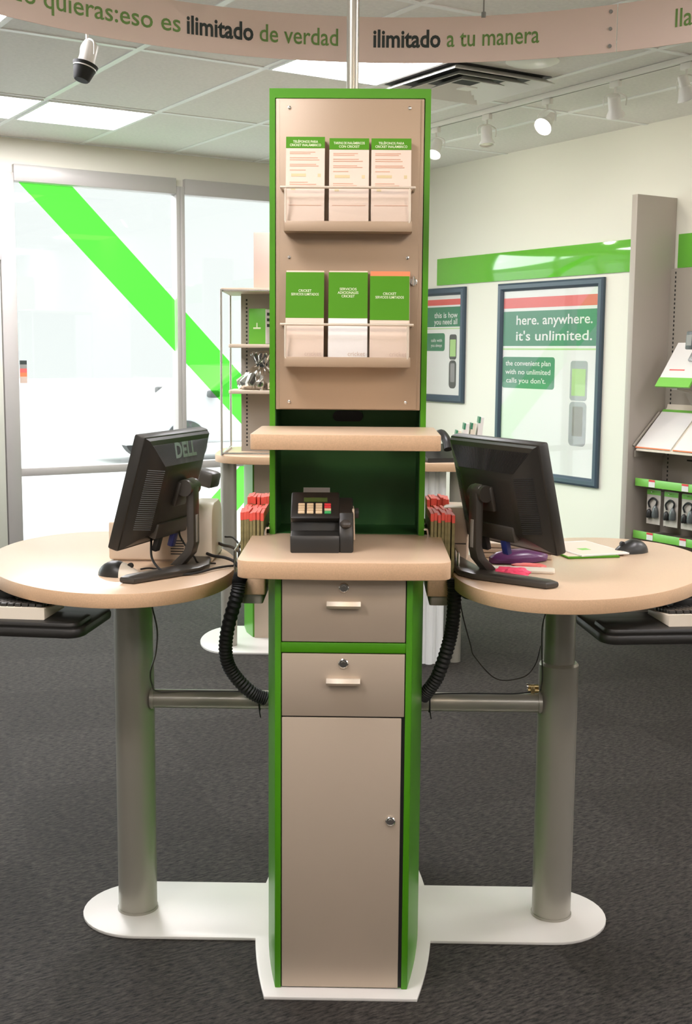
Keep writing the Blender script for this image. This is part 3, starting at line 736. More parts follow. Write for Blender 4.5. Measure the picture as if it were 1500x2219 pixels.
# ------------------------------------------------------------------ monitors
def monitor(loc, rz, label, tilt, wd, logo, neck_in=False, hgt=0.275, zc=0.212):
    t = thing('monitor', label, 'monitor', loc, rz); w2 = wd / 2; h2 = hgt / 2
    P = Matrix.Translation((0, 0, zc)) @ Matrix.Rotation(tilt, 4, 'X')     # top leans towards -y (the back)
    bm = new(); box(bm, -w2, w2, -0.004, 0.026, -h2, h2, 0.006, mtx=P); obj('bezel', bm, 'monitor', t)
    bm = new(); box(bm, -w2 + 0.018, w2 - 0.018, 0.0255, 0.027, -h2 + 0.02, h2 - 0.018, mtx=P); obj('screen', bm, 'lcd', t, smooth=False)
    # back shell frustum
    tt = bmesh.new(); rows = []
    for (x, zt, zb, y) in ((w2 - 0.006, h2 - 0.004, -h2 + 0.006, -0.004), (w2 - 0.012, h2 - 0.008, -h2 + 0.012, -0.013), (w2 - 0.080, h2 - 0.078, -h2 + 0.055, -0.044), (w2 - 0.092, h2 - 0.090, -h2 + 0.068, -0.046)):
        rows.append([tt.verts.new(P @ Vector(q)) for q in ((-x, y, zb), (x, y, zb), (x, y, zt), (-x, y, zt))])
    for a, b in zip(rows, rows[1:]):
        for i in range(4): tt.faces.new((a[i], a[(i + 1) % 4], b[(i + 1) % 4], b[i]))
    tt.faces.new(rows[-1]); bmesh.ops.recalc_face_normals(tt, faces=tt.faces); b_ = new(); merge(b_, tt)
    sh = obj('back_shell', b_, 'monitor', t)
    # ribbed vents on the slopes
    bm = new(); x0, x1 = w2 - 0.012, w2 - 0.080; zt0, zt1 = h2 - 0.008, h2 - 0.078
    n = 54
    for i in range(n):
        f = (i + 0.5) / n; xa = -x0 + 2 * x0 * f; k0, k1 = 0.15, 0.85
        def pt(k):
            z = zt0 + (zt1 - zt0) * k; y = -0.013 + (-0.044 + 0.013) * k; xx = (x0 + (x1 - x0) * k) * (2 * f - 1); return P @ Vector((xx, y - 0.0008, z))
        a, b = pt(k0), pt(k1); cyl(bm, a, b, 0.0010, seg=5)
    for s in (-1, 1):
        for i in range(30):
            z = -h2 + 0.06 + (hgt - 0.14) * i / 29
            a = P @ Vector((s * (x0 - 0.012), -0.013 - 0.0055 - 0.0006, z)); b = P @ Vector((s * (x1 + 0.008), -0.044 + 0.0036 - 0.0006, z)); cyl(bm, a, b, 0.0011, seg=5)
    obj('vent_ribs', bm, 'vent' if not logo else 'rib_sheen', sh)
    if logo:
        k = 0.62; ang = math.atan2(0.031, 0.070)
        Mx = P @ Matrix.Translation((0.01, -0.013 - 0.031 * k - 0.0028, zt0 + (zt1 - zt0) * k)) @ Matrix.Rotation(R(90) - ang, 4, 'X')
        text_on('logo', 'DELL', 0.115, sh, 'logo_grey', Mx, bold=0.035, height=0.052)
    else:
        bm = new(); box(bm, -0.006, 0.006, -0.033, -0.029, h2 - 0.050, h2 - 0.047, mtx=P @ Matrix.Rotation(R(25), 4, 'Y')); obj('glint_mark', bm, 'grey', sh, smooth=False)
    # port strip below
    bm = new(); box(bm, -0.085, 0.085, -0.052, -0.030, -h2 + 0.035, -h2 + 0.075, 0.004, mtx=P); po = obj('port_housing', bm, 'neck', t)
    for x, m in ((-0.05, 'black_m'), (0.035, 'blue_plug')):
        bm = new(); box(bm, x - 0.012, x + 0.012, -0.050, -0.036, -h2 - 0.002, -h2 + 0.036, 0.003, mtx=P); obj('plug', bm, m, po)
    # hinge, neck, foot
    hz = zc + 0.004
    bm = new(); box(bm, -0.030, 0.030, -0.058, -0.044, -0.03, 0.035, 0.006, mtx=P); cyl(bm, (-0.027, -0.070, hz), (0.027, -0.070, hz), 0.021, seg=28)
    obj('hinge', bm, 'neck', t)
    bm = new(); prism(bm, [(-0.086, hz + 0.016), (-0.076, hz + 0.024), (-0.064, hz + 0.016), (-0.070, hz - 0.01), (-0.071, 0.078), (-0.060, 0.050), (-0.022, 0.014), (-0.052, 0.012), (-0.084, 0.046), (-0.0915, 0.072), (-0.0915, hz)], -0.017, 0.017, 0.004, axis='x')
    nk = obj('neck', bm, 'neck', t)
    bm = new(); box(bm, -0.006, 0.006, -0.093, -0.0913, 0.075, 0.145, 0.0008); obj('neck_clip', bm, 'grey', nk)
    bm = new()
    prism(bm, [(-0.030, -0.112), (0.030, -0.112), (0.215, -0.030), (0.215, 0.008), (0.185, 0.012), (0.03, -0.04), (-0.03, -0.04), (-0.185, 0.012), (-0.215, 0.008), (-0.215, -0.030)], 0.0005, 0.017, 0.006)
    obj('foot', bm, 'neck', t); return t
TZ = 0.9503
monL = monitor((-0.462, 3.035, TZ), R(71), 'black flat monitor seen from behind on the left round table', R(16), 0.350, True, zc=0.209, hgt=0.292)
monR = monitor((0.392, 3.0, TZ), R(-60), 'black flat monitor seen from behind on the right round table', R(14), 0.365, False, zc=0.205, hgt=0.28)

# ------------------------------------------------------------------ mice
def mouse(loc, rz, label, two=False):
    t = thing('computer_mouse', label, 'mouse', loc, rz)
    def shell(k0, k1, sc, dz=0):
        tt = bmesh.new(); bmesh.ops.create_uvsphere(tt, u_segments=28, v_segments=16, radius=1.0)
        for v_ in tt.verts:
            x, y, z = v_.co; z = max(z, 0)
            hgt = 0.037 * (1 - 0.35 * max(0, -y)) * (1 + 0.1 * y)
            v_.co = Vector((x * 0.032 * sc * (1 - 0.12 * y * y), y * 0.055 * sc, z * hgt * sc + dz))
        if k1 < 1: bmesh.ops.bisect_plane(tt, geom=tt.verts[:] + tt.edges[:] + tt.faces[:], plane_co=(0, k1 * 0.055, 0), plane_no=(0, 1, 0), clear_outer=True)
        b_ = new(); merge(b_, tt); return b_
    obj('shell', shell(-2, 2, 1.0), 'black', t)
    if two:
        obj('buttons', shell(-2, -0.18, 1.012), 'cream_l', t, label='pale cream button half')
    bm = new(); cyl(bm, (-0.004, -0.030, 0.026), (0.004, -0.030, 0.026), 0.007, seg=16); obj('scroll_wheel', bm, 'black_m', t)
    return t
mouse((-0.560, 2.938, TZ), R(78), 'two-tone black and cream computer mouse in front of the left monitor', True)
mouse((0.803, 3.352, TZ), R(-68), 'black computer mouse on the right round table')
# keyboards
def keyboard(loc, rz, label):
    t = thing('keyboard', label, 'keyboard', loc, rz)
    bm = new(); prism(bm, [(-0.07, 0), (-0.07, 0.012), (0.07, 0.028), (0.07, 0)], -0.21, 0.21, 0.003, axis='x'); obj('case', bm, 'cream_l', t)
    sl = math.atan2(0.016, 0.14); bm = new()
    for r_ in range(6):
        y = -0.058 + r_ * 0.0205; x = -0.198
        while x < 0.19:
            kw = 0.0175 if not (r_ == 0 and -0.10 < x < 0.0) else 0.085
            box(bm, x, x + kw - 0.0025, y - 0.008, y + 0.008, 0.0135 + (y + 0.07) * math.tan(sl) - 0.001, 0.0205 + (y + 0.07) * math.tan(sl), 0.0012); x += kw
    obj('keys', bm, 'black', t); t.children[-1]['kind'] = 'stuff'
    return t
kp = KL(-0.905, -0.245, 0); keyboard((kp.x, kp.y, 0.8745), R(174), 'keyboard on the sliding tray under the left round table')
kp = KL(0.955, -0.235, 0); keyboard((kp.x, kp.y, 0.8745), R(186), 'keyboard on the sliding tray under the right round table')

# ------------------------------------------------------------------ printer, box, papers
P = thing('receipt_printer', 'cream receipt printer with a rounded end behind the left monitor', 'printer', (-0.49, 3.185, TZ), R(-2))
bm = new(); box(bm, -0.135, 0.080, -0.045, 0.115, 0.004, 0.105, 0.006); box(bm, -0.125, 0.07, -0.035, 0.105, 0.0, 0.006); obj('body', bm, 'cream', P)
bm = new(); prism(bm, rounded(-0.05, 0.13, 0.0, 0.155, 0.05, 8, (0.004, 0.004, 0.05, 0.05)), 0.082, 0.142, 0.008, axis='x'); obj('rounded_cover', bm, 'cream_l', P)
bm = new()
for k in range(6): box(bm, 0.03 + 0.0, 0.065, -0.0462, -0.0450, 0.020 + k * 0.007, 0.023 + k * 0.007)
obj('side_vents', bm, 'neck', P)
S = thing('barcode_scanner', 'dark grey scanner head poking out behind the left monitor', 'scanner', (-0.437, 3.405, TZ), R(-20))
bm = new(); cyl(bm, (0, 0, 0.0), (0, 0, 0.012), 0.035, seg=24); cyl(bm, (0, 0, 0.01), (0, 0, 0.185), 0.008, seg=12); obj('stand', bm, 'neck', S)
bm = new(); box(bm, -0.03, 0.035, -0.03, 0.03, 0.18, 0.225, 0.01, mtx=Matrix.Rotation(R(12), 4, 'Y') ); obj('scanner_head', bm, 'neck', S)

bx = thing('stacked_tray', 'low beige tray stack on the right table behind the monitor', 'tray', (0.500, 3.315, TZ), R(-10))
bm = new()
for k in range(3): box(bm, -0.125, 0.075, -0.09, 0.09, 0.0005 + k * 0.014, 0.0125 + k * 0.014, 0.002)
obj('tray_shell', bm, 'cream', bx)
bt = thing('beige_device', 'upright beige card box behind the neck of the right monitor', 'box', (0.300, 3.21, TZ), R(-8))
bm = new(); box(bm, -0.04, 0.03, -0.05, 0.06, 0.0, 0.15, 0.01); obj('box_body', bm, 'cream', bt)
bm = new(); box(bm, -0.036, 0.026, -0.0515, -0.0505, 0.05, 0.053); obj('box_seam', bm, 'neck', bt, smooth=False)
def blob(bm, sx, sy, sz, seedv, amp, loc=(0, 0, 0), rz=0.0, seg=24):
    tt = bmesh.new(); bmesh.ops.create_uvsphere(tt, u_segments=seg, v_segments=seg // 2, radius=1.0); rr = random.Random(seedv)
    ph = [rr.uniform(0, 6.28) for _ in range(6)]
    for v_ in tt.verts:
        x, y, z = v_.co; k = 1 + amp * (math.sin(5 * x + ph[0]) * math.cos(6 * y + ph[1]) + 0.6 * math.sin(11 * y + 7 * z + ph[2]) + 0.4 * math.sin(13 * x + 9 * z + ph[3]))
        v_.co = Vector((x * sx * k, y * sy * k, max(z, -0.35) * sz * k + 0.35 * sz))
    bmesh.ops.transform(tt, matrix=Matrix.Translation(loc) @ Matrix.Rotation(rz, 4, 'Z'), verts=tt.verts); merge(bm, tt); return bm
bm = new(); blob(bm, 0.088, 0.036, 0.026, 3, 0.05)
o = obj('pouch', bm, 'purple', None, loc=(0.462, 3.178, TZ + 0.0005), rz=R(20)); tag(o, 'dark purple glossy pouch lying under the right monitor', 'pouch')
bm = new(); blob(bm, 0.046, 0.028, 0.018, 5, 0.16, seg=32)
o = obj('tissue', bm, 'pink', None, loc=(0.412, 2.955, TZ + 0.0005), rz=R(8)); tag(o, 'crumpled hot pink tissue at the foot of the right monitor', 'tissue')
bm = new(); blob(bm, 0.045, 0.02, 0.007, 9, 0.08)
o = obj('wrapper', bm, 'pink2', None, loc=(0.480, 3.105, TZ + 0.0005), rz=R(-10)); tag(o, 'flat coral red wrapper tucked in front of the purple pouch', 'wrapper')
bm = new(); prism(bm, rounded(-0.09, 0.09, -0.03, 0.03, 0.012), 0, 0.007, 0.002)
o = obj('pad', bm, 'cream_l', None, loc=(0.445, 3.045, TZ), rz=R(-10)); tag(o, 'small cream pad between coral wrapper and pink tissue', 'pad')
# green edged leaflets near the mouse
lt = 'loose green and white leaflet beside the right mouse, '
for k, (x, y, rz, s_) in enumerate(((0.655, 3.36, 12, 'at the bottom of the pile'), (0.675, 3.375, 20, 'on top of the pile'))):
    t = thing('loose_leaflet', lt + s_, 'leaflet', (x, y, TZ + 0.0005 + 0.0045 * k), R(rz))
    bm = new(); box(bm, -0.075, 0.075, -0.115, 0.115, 0, 0.0038); obj('sheet', bm, 'leaf' if k == 0 else 'paper_w', t, smooth=False)
    bm = new(); box(bm, -0.070, 0.070, -0.108 if k else -0.1, 0.108 if k == 0 else 0.10, 0.0035 if k == 0 else 0.0037, 0.0042); obj('print_face', bm, 'paper', t, smooth=False)
    if k: bm = new(); box(bm, -0.03, 0.0, -0.04, -0.01, 0.0042, 0.0044); obj('print_mark', bm, 'rail', t, smooth=False)

# ------------------------------------------------------------------ sleeves and cables
def rib(n0): return lambda i, n: 0.0165 + (0.0022 if (i % 2) else -0.0005)
bm = new(); tube(bm, [(-0.262, 2.99, 0.945), (-0.268, 2.99, 0.93), (-0.272, 2.985, 0.90), (-0.2985, 2.99, 0.80), (-0.302, 2.995, 0.73), (-0.28, 3.0, 0.68), (-0.237, 3.005, 0.635), (-0.200, 3.01, 0.617)], 0.0165, 14, 14, rib(0))
o = obj('cable_sleeve', bm, 'black_m', None); tag(o, 'ribbed black cable sleeve curving down left of the kiosk column', 'cable sleeve')
bm = new(); tube(bm, [(0.272, 2.99, 0.94), (0.275, 2.985, 0.90), (0.272, 2.985, 0.83), (0.262, 2.985, 0.77), (0.238, 2.99, 0.69), (0.213, 3.0, 0.645), (0.199, 3.01, 0.625)], 0.0165, 14, 14, rib(0))
o = obj('cable_sleeve', bm, 'black_m', None); tag(o, 'ribbed black cable sleeve curving down right of the kiosk column', 'cable sleeve')
def cable(pts, r, label, m='black_m', cat='cable', name='cable'):
    bm = new(); tube(bm, pts, r, 8, 8); o = obj(name, bm, m, None); tag(o, label, cat); return o
cable([(-0.497, 3.03, 1.055), (-0.490, 3.00, 1.03), (-0.482, 2.96, 0.99), (-0.452, 2.925, 0.965), (-0.42, 2.93, 0.955), (-0.37, 2.955, 0.955), (-0.33, 3.02, 0.956), (-0.285, 3.06, 0.955), (-0.262, 3.03, 0.95)], 0.0030, 'black power cable looping from the left monitor across the tabletop')
cable([(-0.43, 3.075, 1.05), (-0.425, 3.06, 1.03), (-0.40, 3.03, 1.00), (-0.385, 3.02, 0.985), (-0.375, 3.04, 0.965), (-0.34, 3.10, 0.954)], 0.0025, 'thin black video cable hanging behind the left monitor neck')
cable([(-0.515, 2.985, 0.958), (-0.495, 3.0, 0.958), (-0.46, 2.995, 0.955), (-0.43, 2.985, 0.9535), (-0.40, 3.01, 0.9535)], 0.0022, 'mouse cable running from the left mouse to the monitor foot')
cable([(-0.345, 3.24, 0.985), (-0.33, 3.22, 0.983), (-0.30, 3.17, 0.985), (-0.27, 3.10, 0.975), (-0.258, 3.03, 0.945)], 0.0045, 'pale tan plug cable leaving the printer end', 'neck')
cable([(-0.365, 3.13, 0.975), (-0.345, 3.11, 0.972), (-0.31, 3.07, 0.974), (-0.28, 3.03, 0.968), (-0.262, 3.0, 0.945)], 0.004, 'thick black cable from the printer base towards the cable sleeve')
cable([(-0.33, 3.26, 1.0), (-0.30, 3.2, 1.005), (-0.268, 3.10, 0.985), (-0.255, 3.02, 0.95)], 0.0025, 'highest thin cable arching behind the left table edge')
cable([(-0.497, 3.0, 0.9155), (-0.49, 3.0, 0.86), (-0.478, 3.0, 0.80), (-0.482, 3.0, 0.74), (-0.496, 3.0, 0.69), (-0.496, 3.02, 0.65), (-0.485, 3.05, 0.6235), (-0.40, 3.06, 0.6225), (-0.25, 3.06, 0.6225), (-0.20, 3.055, 0.6225)], 0.0022, 'thin grey cable dropping from the left table and lying on the cross bar', 'neck')
cable([(0.285, 3.0, 0.9155), (0.300, 3.02, 0.84), (0.323, 3.03, 0.76), (0.335, 3.03, 0.727), (0.392, 3.03, 0.67), (0.46, 3.03, 0.675), (0.495, 3.06, 0.70), (0.515, 3.10, 0.74)], 0.0018, 'thin grey cable drooping in a slack curve under the right table', 'neck')
cable([(0.535, 3.0, 0.9155), (0.515, 3.0, 0.87), (0.502, 3.0, 0.82), (0.502, 3.0, 0.75), (0.507, 3.01, 0.68), (0.505, 3.02, 0.643)], 0.0020, 'thin grey cable falling beside the right table post', 'neck')
cable([(0.285, 2.98, 0.915), (0.297, 2.975, 0.895), (0.32, 2.97, 0.893), (0.35, 2.98, 0.905), (0.36, 2.99, 0.9155)], 0.0022, 'short black cable loop under the left rim of the right table')
cable([(0.200, 3.035, 0.6235), (0.26, 3.055, 0.6225), (0.36, 3.055, 0.6235), (0.44, 3.055, 0.6235), (0.485, 3.05, 0.630)], 0.0018, 'thin black cable lying along the top of the right cross bar')
cable([(0.205, 3.02, 0.96), (0.24, 3.04, 0.962), (0.27, 3.05, 0.962), (0.32, 3.07, 0.958), (0.34, 3.06, 0.955)], 0.0035, 'black cable crossing between kiosk and right table top')
def ziptie(x, label):
    bm = new(); pts = [(x, 3.07 + 0.0275 * math.cos(a), 0.597 + 0.0275 * math.sin(a)) for a in [R(q) for q in range(0, 361, 30)]]
    tube(bm, pts, 0.0022, 6, 3); tube(bm, [(x, 3.043, 0.60), (x + 0.001, 3.042, 0.575), (x + 0.004, 3.042, 0.558)], 0.0018, 6, 4)
    o = obj('cable_tie', bm, 'black_m', None); tag(o, label, 'cable tie')
ziptie(0.222, 'black cable tie around the right cross bar'); ziptie(-0.222, 'black cable tie around the left cross bar')
V = thing('brass_clamp', 'small brass and chrome clamp on the right cross bar next to the post', 'clamp', (0.492, 3.07, 0.6215))
bm = new(); cyl(bm, (-0.012, 0, 0.007), (0.016, 0, 0.007), 0.0065, seg=16); cyl(bm, (-0.012, 0, 0.018), (0.016, 0, 0.018), 0.005, seg=16); box(bm, -0.006, 0.006, -0.008, 0.008, 0.0, 0.022, 0.002); obj('clamp_body', bm, 'brass', V)
bm = new(); cyl(bm, (-0.016, 0, 0.018), (-0.012, 0, 0.018), 0.008, seg=16); obj('clamp_screw', bm, 'chrome', V)

# ================================================================== rear display tower
D = thing('display_tower', 'open shelf display tower on a rounded counter standing behind the kiosk at left', 'display stand', (-0.25, 6.2, 0))
o_ = lambda x, y: (x + 0.25, y - 6.2)
bm = new(); pts = [o_(-0.60 + 0.157 * math.sin(R(a)), 6.20 + 0.30 * math.cos(R(a))) for a in range(0, -181, -10)]
prism(bm, pts + [o_(0.15, 5.90), o_(0.15, 6.50)], 0, 0.008); obj('base_plate', bm, 'plate', D)
bm = new(); prism(bm, [o_(*p) for p in ((-0.487, 6.235), (-0.53, 6.35), (-0.555, 6.5), (-0.555, 6.62), (-0.52, 6.75), (0.05, 6.75), (0.05, 6.235))], 0.008, 0.955); obj('pedestal', bm, 'green', D)
bm = new(); box(bm, *[o_(-0.478, 0)[0], o_(0.03, 0)[0]], 6.222 - 6.2, 6.236 - 6.2, 0.008, 0.953); obj('front_panel', bm, 'panel', D)
bm = new(); cyl(bm, (*o_(-0.595, 6.06), 0.008), (*o_(-0.595, 6.06), 0.956), 0.041, seg=32); obj('table_post', bm, 'post', D)
bm = new(); prism(bm, [o_(*p) for p in rounded(-0.665, 0.15, 5.88, 6.60, 0.20, 10, (0.22, 0.02, 0.02, 0.22))], 0.955, 0.993, 0.002); c_ = obj('counter', bm, 'lam', D); edge_mat(c_)
bm = new()
for (x, y) in ((-0.618, 5.96), (-0.618, 6.44), (0.10, 5.96), (0.10, 6.44)): cyl(bm, (*o_(x, y), 0.993), (*o_(x, y), 1.80), 0.006, seg=10)
for z in (1.002, 1.80):
    cyl(bm, (*o_(-0.618, 5.96), z), (*o_(-0.618, 6.44), z), 0.006, seg=10); cyl(bm, (*o_(-0.618, 5.96), z), (*o_(0.10, 5.96), z), 0.006, seg=10); cyl(bm, (*o_(0.10, 5.96), z), (*o_(0.10, 6.44), z), 0.006, seg=10)
obj('chrome_frame', bm, 'chrome', D)
bm = new(); prism(bm, [o_(*p) for p in rounded(-0.62, 0.11, 5.955, 6.45, 0.02)], 1.795, 1.812, 0.002); obj('top_shelf', bm, 'cream', D)
for z in (1.541, 1.315):
    bm = new(); prism(bm, [o_(*p) for p in rounded(-0.585, 0.10, 5.975, 6.24, 0.02)], z - 0.018, z, 0.003); obj('shelf', bm, 'cream', D)
bm = new(); box(bm, o_(-0.545, 0)[0], o_(0.11, 0)[0], 0.045, 0.065, 0.993, 1.795)
bp_ = obj('back_panel', bm, 'gond', D, smooth=False)
bm = new()
for k in range(38): box(bm, o_(-0.520, 0)[0], o_(-0.512, 0)[0], 0.0438, 0.0455, 1.02 + k * 0.02, 1.03 + k * 0.02)
obj('slot_strip', bm, 'vent', bp_, smooth=False)
# things on the tower
bm = new(); box(bm, -0.465, -0.20, 6.05, 6.12, 1.8125, 2.085, 0.003); o = obj('sign_box', bm, 'board', None); tag(o, 'tall tan board standing on top of the display tower', 'sign')
B = thing('product_box', 'green product box with a white side on the upper shelf of the display tower', 'box', (-0.44, 6.10, 1.5415), R(-20))
bm = new(); box(bm, -0.045, 0.045, -0.03, 0.05, 0, 0.175, 0.002); obj('carton', bm, 'boxg', B)
bm = new(); box(bm, 0.0452, 0.047, -0.028, 0.048, 0.002, 0.172); obj('carton_side', bm, 'paper_w', B, smooth=False)
bm = new(); box(bm, -0.02, 0.02, -0.0312, -0.0302, 0.075, 0.083); box(bm, -0.003, 0.003, -0.0312, -0.0302, 0.083, 0.105, mtx=None); obj('carton_mark', bm, 'letter', B, smooth=False)
bm = new()
for k in range(3): box(bm, 0.0472, 0.0476, -0.015, 0.03, 0.085 + k * 0.028, 0.100 + k * 0.028)
obj('carton_print', bm, 'txt_d', B, smooth=False)
GB = thing('gift_basket', 'shiny silver cellophane gift bundle on the lower shelf of the display tower', 'gift', (-0.430, 6.10, 1.3155))
tt = bmesh.new(); rr = random.Random(4); seg_ = 40; rings = []
for (r_, z) in ((0.085, 0.0), (0.105, 0.012), (0.112, 0.04), (0.085, 0.075), (0.045, 0.105), (0.024, 0.122), (0.034, 0.145), (0.052, 0.175), (0.045, 0.185)):
    rings.append([tt.verts.new(((r_ * (1 + rr.uniform(-0.2, 0.2))) * math.cos(2 * PI * i / seg_), (r_ * (1 + rr.uniform(-0.2, 0.2))) * math.sin(2 * PI * i / seg_), max(0.0, z + rr.uniform(-0.01, 0.01)) if z > 0 else 0)) for i in range(seg_)])
for a, b in zip(rings, rings[1:]):
    for i in range(seg_): tt.faces.new((a[i], a[(i + 1) % seg_], b[(i + 1) % seg_], b[i]))
tt.faces.new(rings[0][::-1]); tt.faces.new(rings[-1]); b_ = new(); merge(b_, tt); obj('wrap', b_, 'silver', GB, smooth=False)
bm = new(); lathe(bm, [(0.02, 0.116), (0.030, 0.118), (0.031, 0.126), (0.02, 0.128)], 24); obj('ribbon', bm, 'txt_d', GB)

# side counter at right behind the kiosk
SC = thing('rear_counter', 'pale counter on a white ribbed cabinet behind the kiosk at right', 'counter', (0.50, 5.9, 0))
bm = new(); prism(bm, rounded(-0.35, 0.14, -0.30, 0.30, 0.1, 8, (0.02, 0.12, 0.12, 0.02)), 0.955, 0.993, 0.002); c_ = obj('counter', bm, 'lam', SC); edge_mat(c_)
bm = new(); box(bm, -0.35, -0.04, -0.16, 0.25, 0, 0.955)
for k in range(7): cyl(bm, (-0.34 + k * 0.05, -0.16, 0.0), (-0.34 + k * 0.05, -0.16, 0.955), 0.018, seg=14)
obj('ribbed_cabinet', bm, 'poster', SC)
bm = new(); cyl(bm, (0.035, -0.10, 0.0), (0.035, -0.10, 0.955), 0.035, seg=28); obj('table_post', bm, 'post', SC)
DP = thing('desk_phone', 'black desk phone with handset on the counter between shelf and right monitor', 'telephone', (0.435, 5.75, 0.9935), R(15))
bm = new(); prism(bm, [(-0.09, 0), (-0.09, 0.02), (0.09, 0.075), (0.09, 0)], -0.08, 0.08, 0.006, axis='x'); obj('phone_base', bm, 'black', DP)
bm = new(); tube(bm, [(0.03, -0.07, 0.06), (0.03, -0.04, 0.10), (0.03, 0.02, 0.125), (0.03, 0.07, 0.12), (0.03, 0.09, 0.10)], 0.022, 12, 5); obj('handset', bm, 'black', DP)
BR = thing('card_rack', 'little rack of green-edged cards standing behind the right monitor', 'rack', (0.62, 6.05, 0.9935))
bm = new(); box(bm, -0.13, 0.08, -0.06, 0.06, 0, 0.02, 0.003); obj('rack_base', bm, 'cream', BR)
for k in range(4):
    x = -0.085 + k * 0.035; h = (0.12, 0.16, 0.165, 0.20)[k]
    bm = new(); box(bm, x, x + 0.024, -0.04, 0.04, 0.02, h, mtx=Matrix.Rotation(R(6), 4, 'Y')); c2 = obj('card', bm, 'paper_w' if k % 2 else 'cream_l', BR, smooth=False)
    bm = new(); box(bm, x - 0.001, x + 0.008, -0.041, 0.041, h - 0.03, h + 0.001, mtx=Matrix.Rotation(R(6), 4, 'Y')); obj('card_edge', bm, 'pgreen', c2, smooth=False)

# ================================================================== posters on the right wall
def poster(v0, v1, z0, z1, label, big):
    """local x runs along the wall towards the viewer's right (i.e. -v), local -y faces the room"""
    wd = v1 - v0; t = thing('framed_poster', label, 'poster', W(0, (v0 + v1) / 2, z0), ANG - PI / 2); h = z1 - z0; w2 = wd / 2; fw = 0.052
    bm = new()
    pr = [(0.0, 0.0), (0.0, 0.018), (0.012, 0.026), (0.035, 0.026), (0.048, 0.016), (0.052, 0.006), (0.052, 0.0)]   # inward, out from the wall
    tt = bmesh.new(); cor = ((-1, -1), (1, -1), (1, 1), (-1, 1)); rings = []
    for (a, d_) in pr: rings.append([tt.verts.new((sx * (w2 - a), -d_ - 0.001, h / 2 + sz * (h / 2 - a))) for sx, sz in cor])
    for r0, r1 in zip(rings, rings[1:]):
        for i in range(4): tt.faces.new((r0[i], r0[(i + 1) % 4], r1[(i + 1) % 4], r1[i]))
    bmesh.ops.recalc_face_normals(tt, faces=tt.faces); merge(bm, tt); obj('frame', bm, 'frame', t)
    bm = new(); box(bm, -w2 + 0.048, w2 - 0.048, -0.006, -0.002, 0.048, h - 0.048); sh = obj('sheet', bm, 'poster', t, smooth=False)
    iw = wd - 0.1; x0, x1 = -iw / 2, iw / 2; top = h - 0.05; y = -0.0068
    def art(n, m, *boxes):
        bm = new()
        for b in boxes: box(bm, b[0], b[1], y, y + 0.0006, b[2], b[3])
        return obj(n, bm, m, sh, smooth=False)
    k = 1.0 if big else 0.62
    art('red_band', 'pred', (x0, x1, top - 0.11 * k, top - 0.045 * k))
    art('green_band', 'pgreen', (x0, x1, top - 0.35 * k, top - 0.13 * k))
    art('lime_rule', 'plime', (x0, x1, top - 0.375 * k, top - 0.365 * k))
    bm = new(); prism(bm, rounded(x0 - 0.0, x0 + iw * 0.58, top - 0.62 * k, top - 0.42 * k, 0.02), y, y + 0.0006, 0, axis='y'); obj('green_box', bm, 'pgreen', sh, smooth=False)
    def tx(s_, w_, cx, z, hh): text_on('lettering', s_, w_, sh, 'poster', wallM(cx, y - 0.0008, z), height=hh, bold=0.01)
    if big:
        tx('here. anywhere.', iw * 0.80, x0 + iw * 0.55, top - 0.215, 0.085); tx("it's unlimited.", iw * 0.80, x0 + iw * 0.55, top - 0.315, 0.085)
        tx('the convenient plan', iw * 0.50, x0 + iw * 0.29, top - 0.475, 0.045); tx('with no unlimited', iw * 0.50, x0 + iw * 0.29, top - 0.530, 0.045); tx('calls you don\'t.', iw * 0.44, x0 + iw * 0.27, top - 0.585, 0.045)
    else:
        tx('this is how', iw * 0.62, x0 + iw * 0.60, top - 0.155, 0.055); tx('you need all', iw * 0.62, x0 + iw * 0.60, top - 0.20, 0.055)
        tx('calls with', iw * 0.3, x0 + iw * 0.36, top - 0.32, 0.03); tx('you always', iw * 0.3, x0 + iw * 0.36, top - 0.355, 0.03)
    # flip phone picture
    px = x0 + iw * (0.83 if big else 0.80); pw = 0.075 * (1 if big else 0.55); pz = top - (0.44 if big else 0.27); ph = 0.24 * (1 if big else 0.72)
    def rr_(a, b, c, d__, r, m, n='phone_picture', dy=0.0):
        bm = new(); prism(bm, rounded(a, b, c, d__, r), y - dy, y + 0.0006, 0, axis='y'); obj(n, bm, m, sh, smooth=False)
    dm = 'phone_s' if big else 'phone'
    rr_(px - pw, px + pw, pz - ph, pz, 0.02, dm); rr_(px - pw * 0.8, px + pw * 0.8, pz - ph * 0.88, pz - ph * 0.2, 0.004, 'plime', 'phone_picture_screen', 0.0004)
    rr_(px - pw, px + pw, pz - ph * 2.15, pz - ph * 1.03, 0.03, dm); rr_(px - pw * 0.6, px + pw * 0.6, pz - ph * 1.9, pz - ph * 1.15, 0.01, 'grey' if big else 'phone_s', 'phone_picture_keys', 0.0004)
    # glazing
    bm = new(); box(bm, -w2 + 0.045, w2 - 0.045, -0.0125, -0.0105, 0.045, h - 0.045); obj('glazing', bm, 'acrylic', t, smooth=False)
poster(-2.165, -1.19, 0.71, 1.955, 'large slate-framed poster showing an open flip phone', True)
poster(-0.835, -0.30, 1.165, 1.955, 'smaller slate-framed poster half hidden behind the kiosk edge', False)

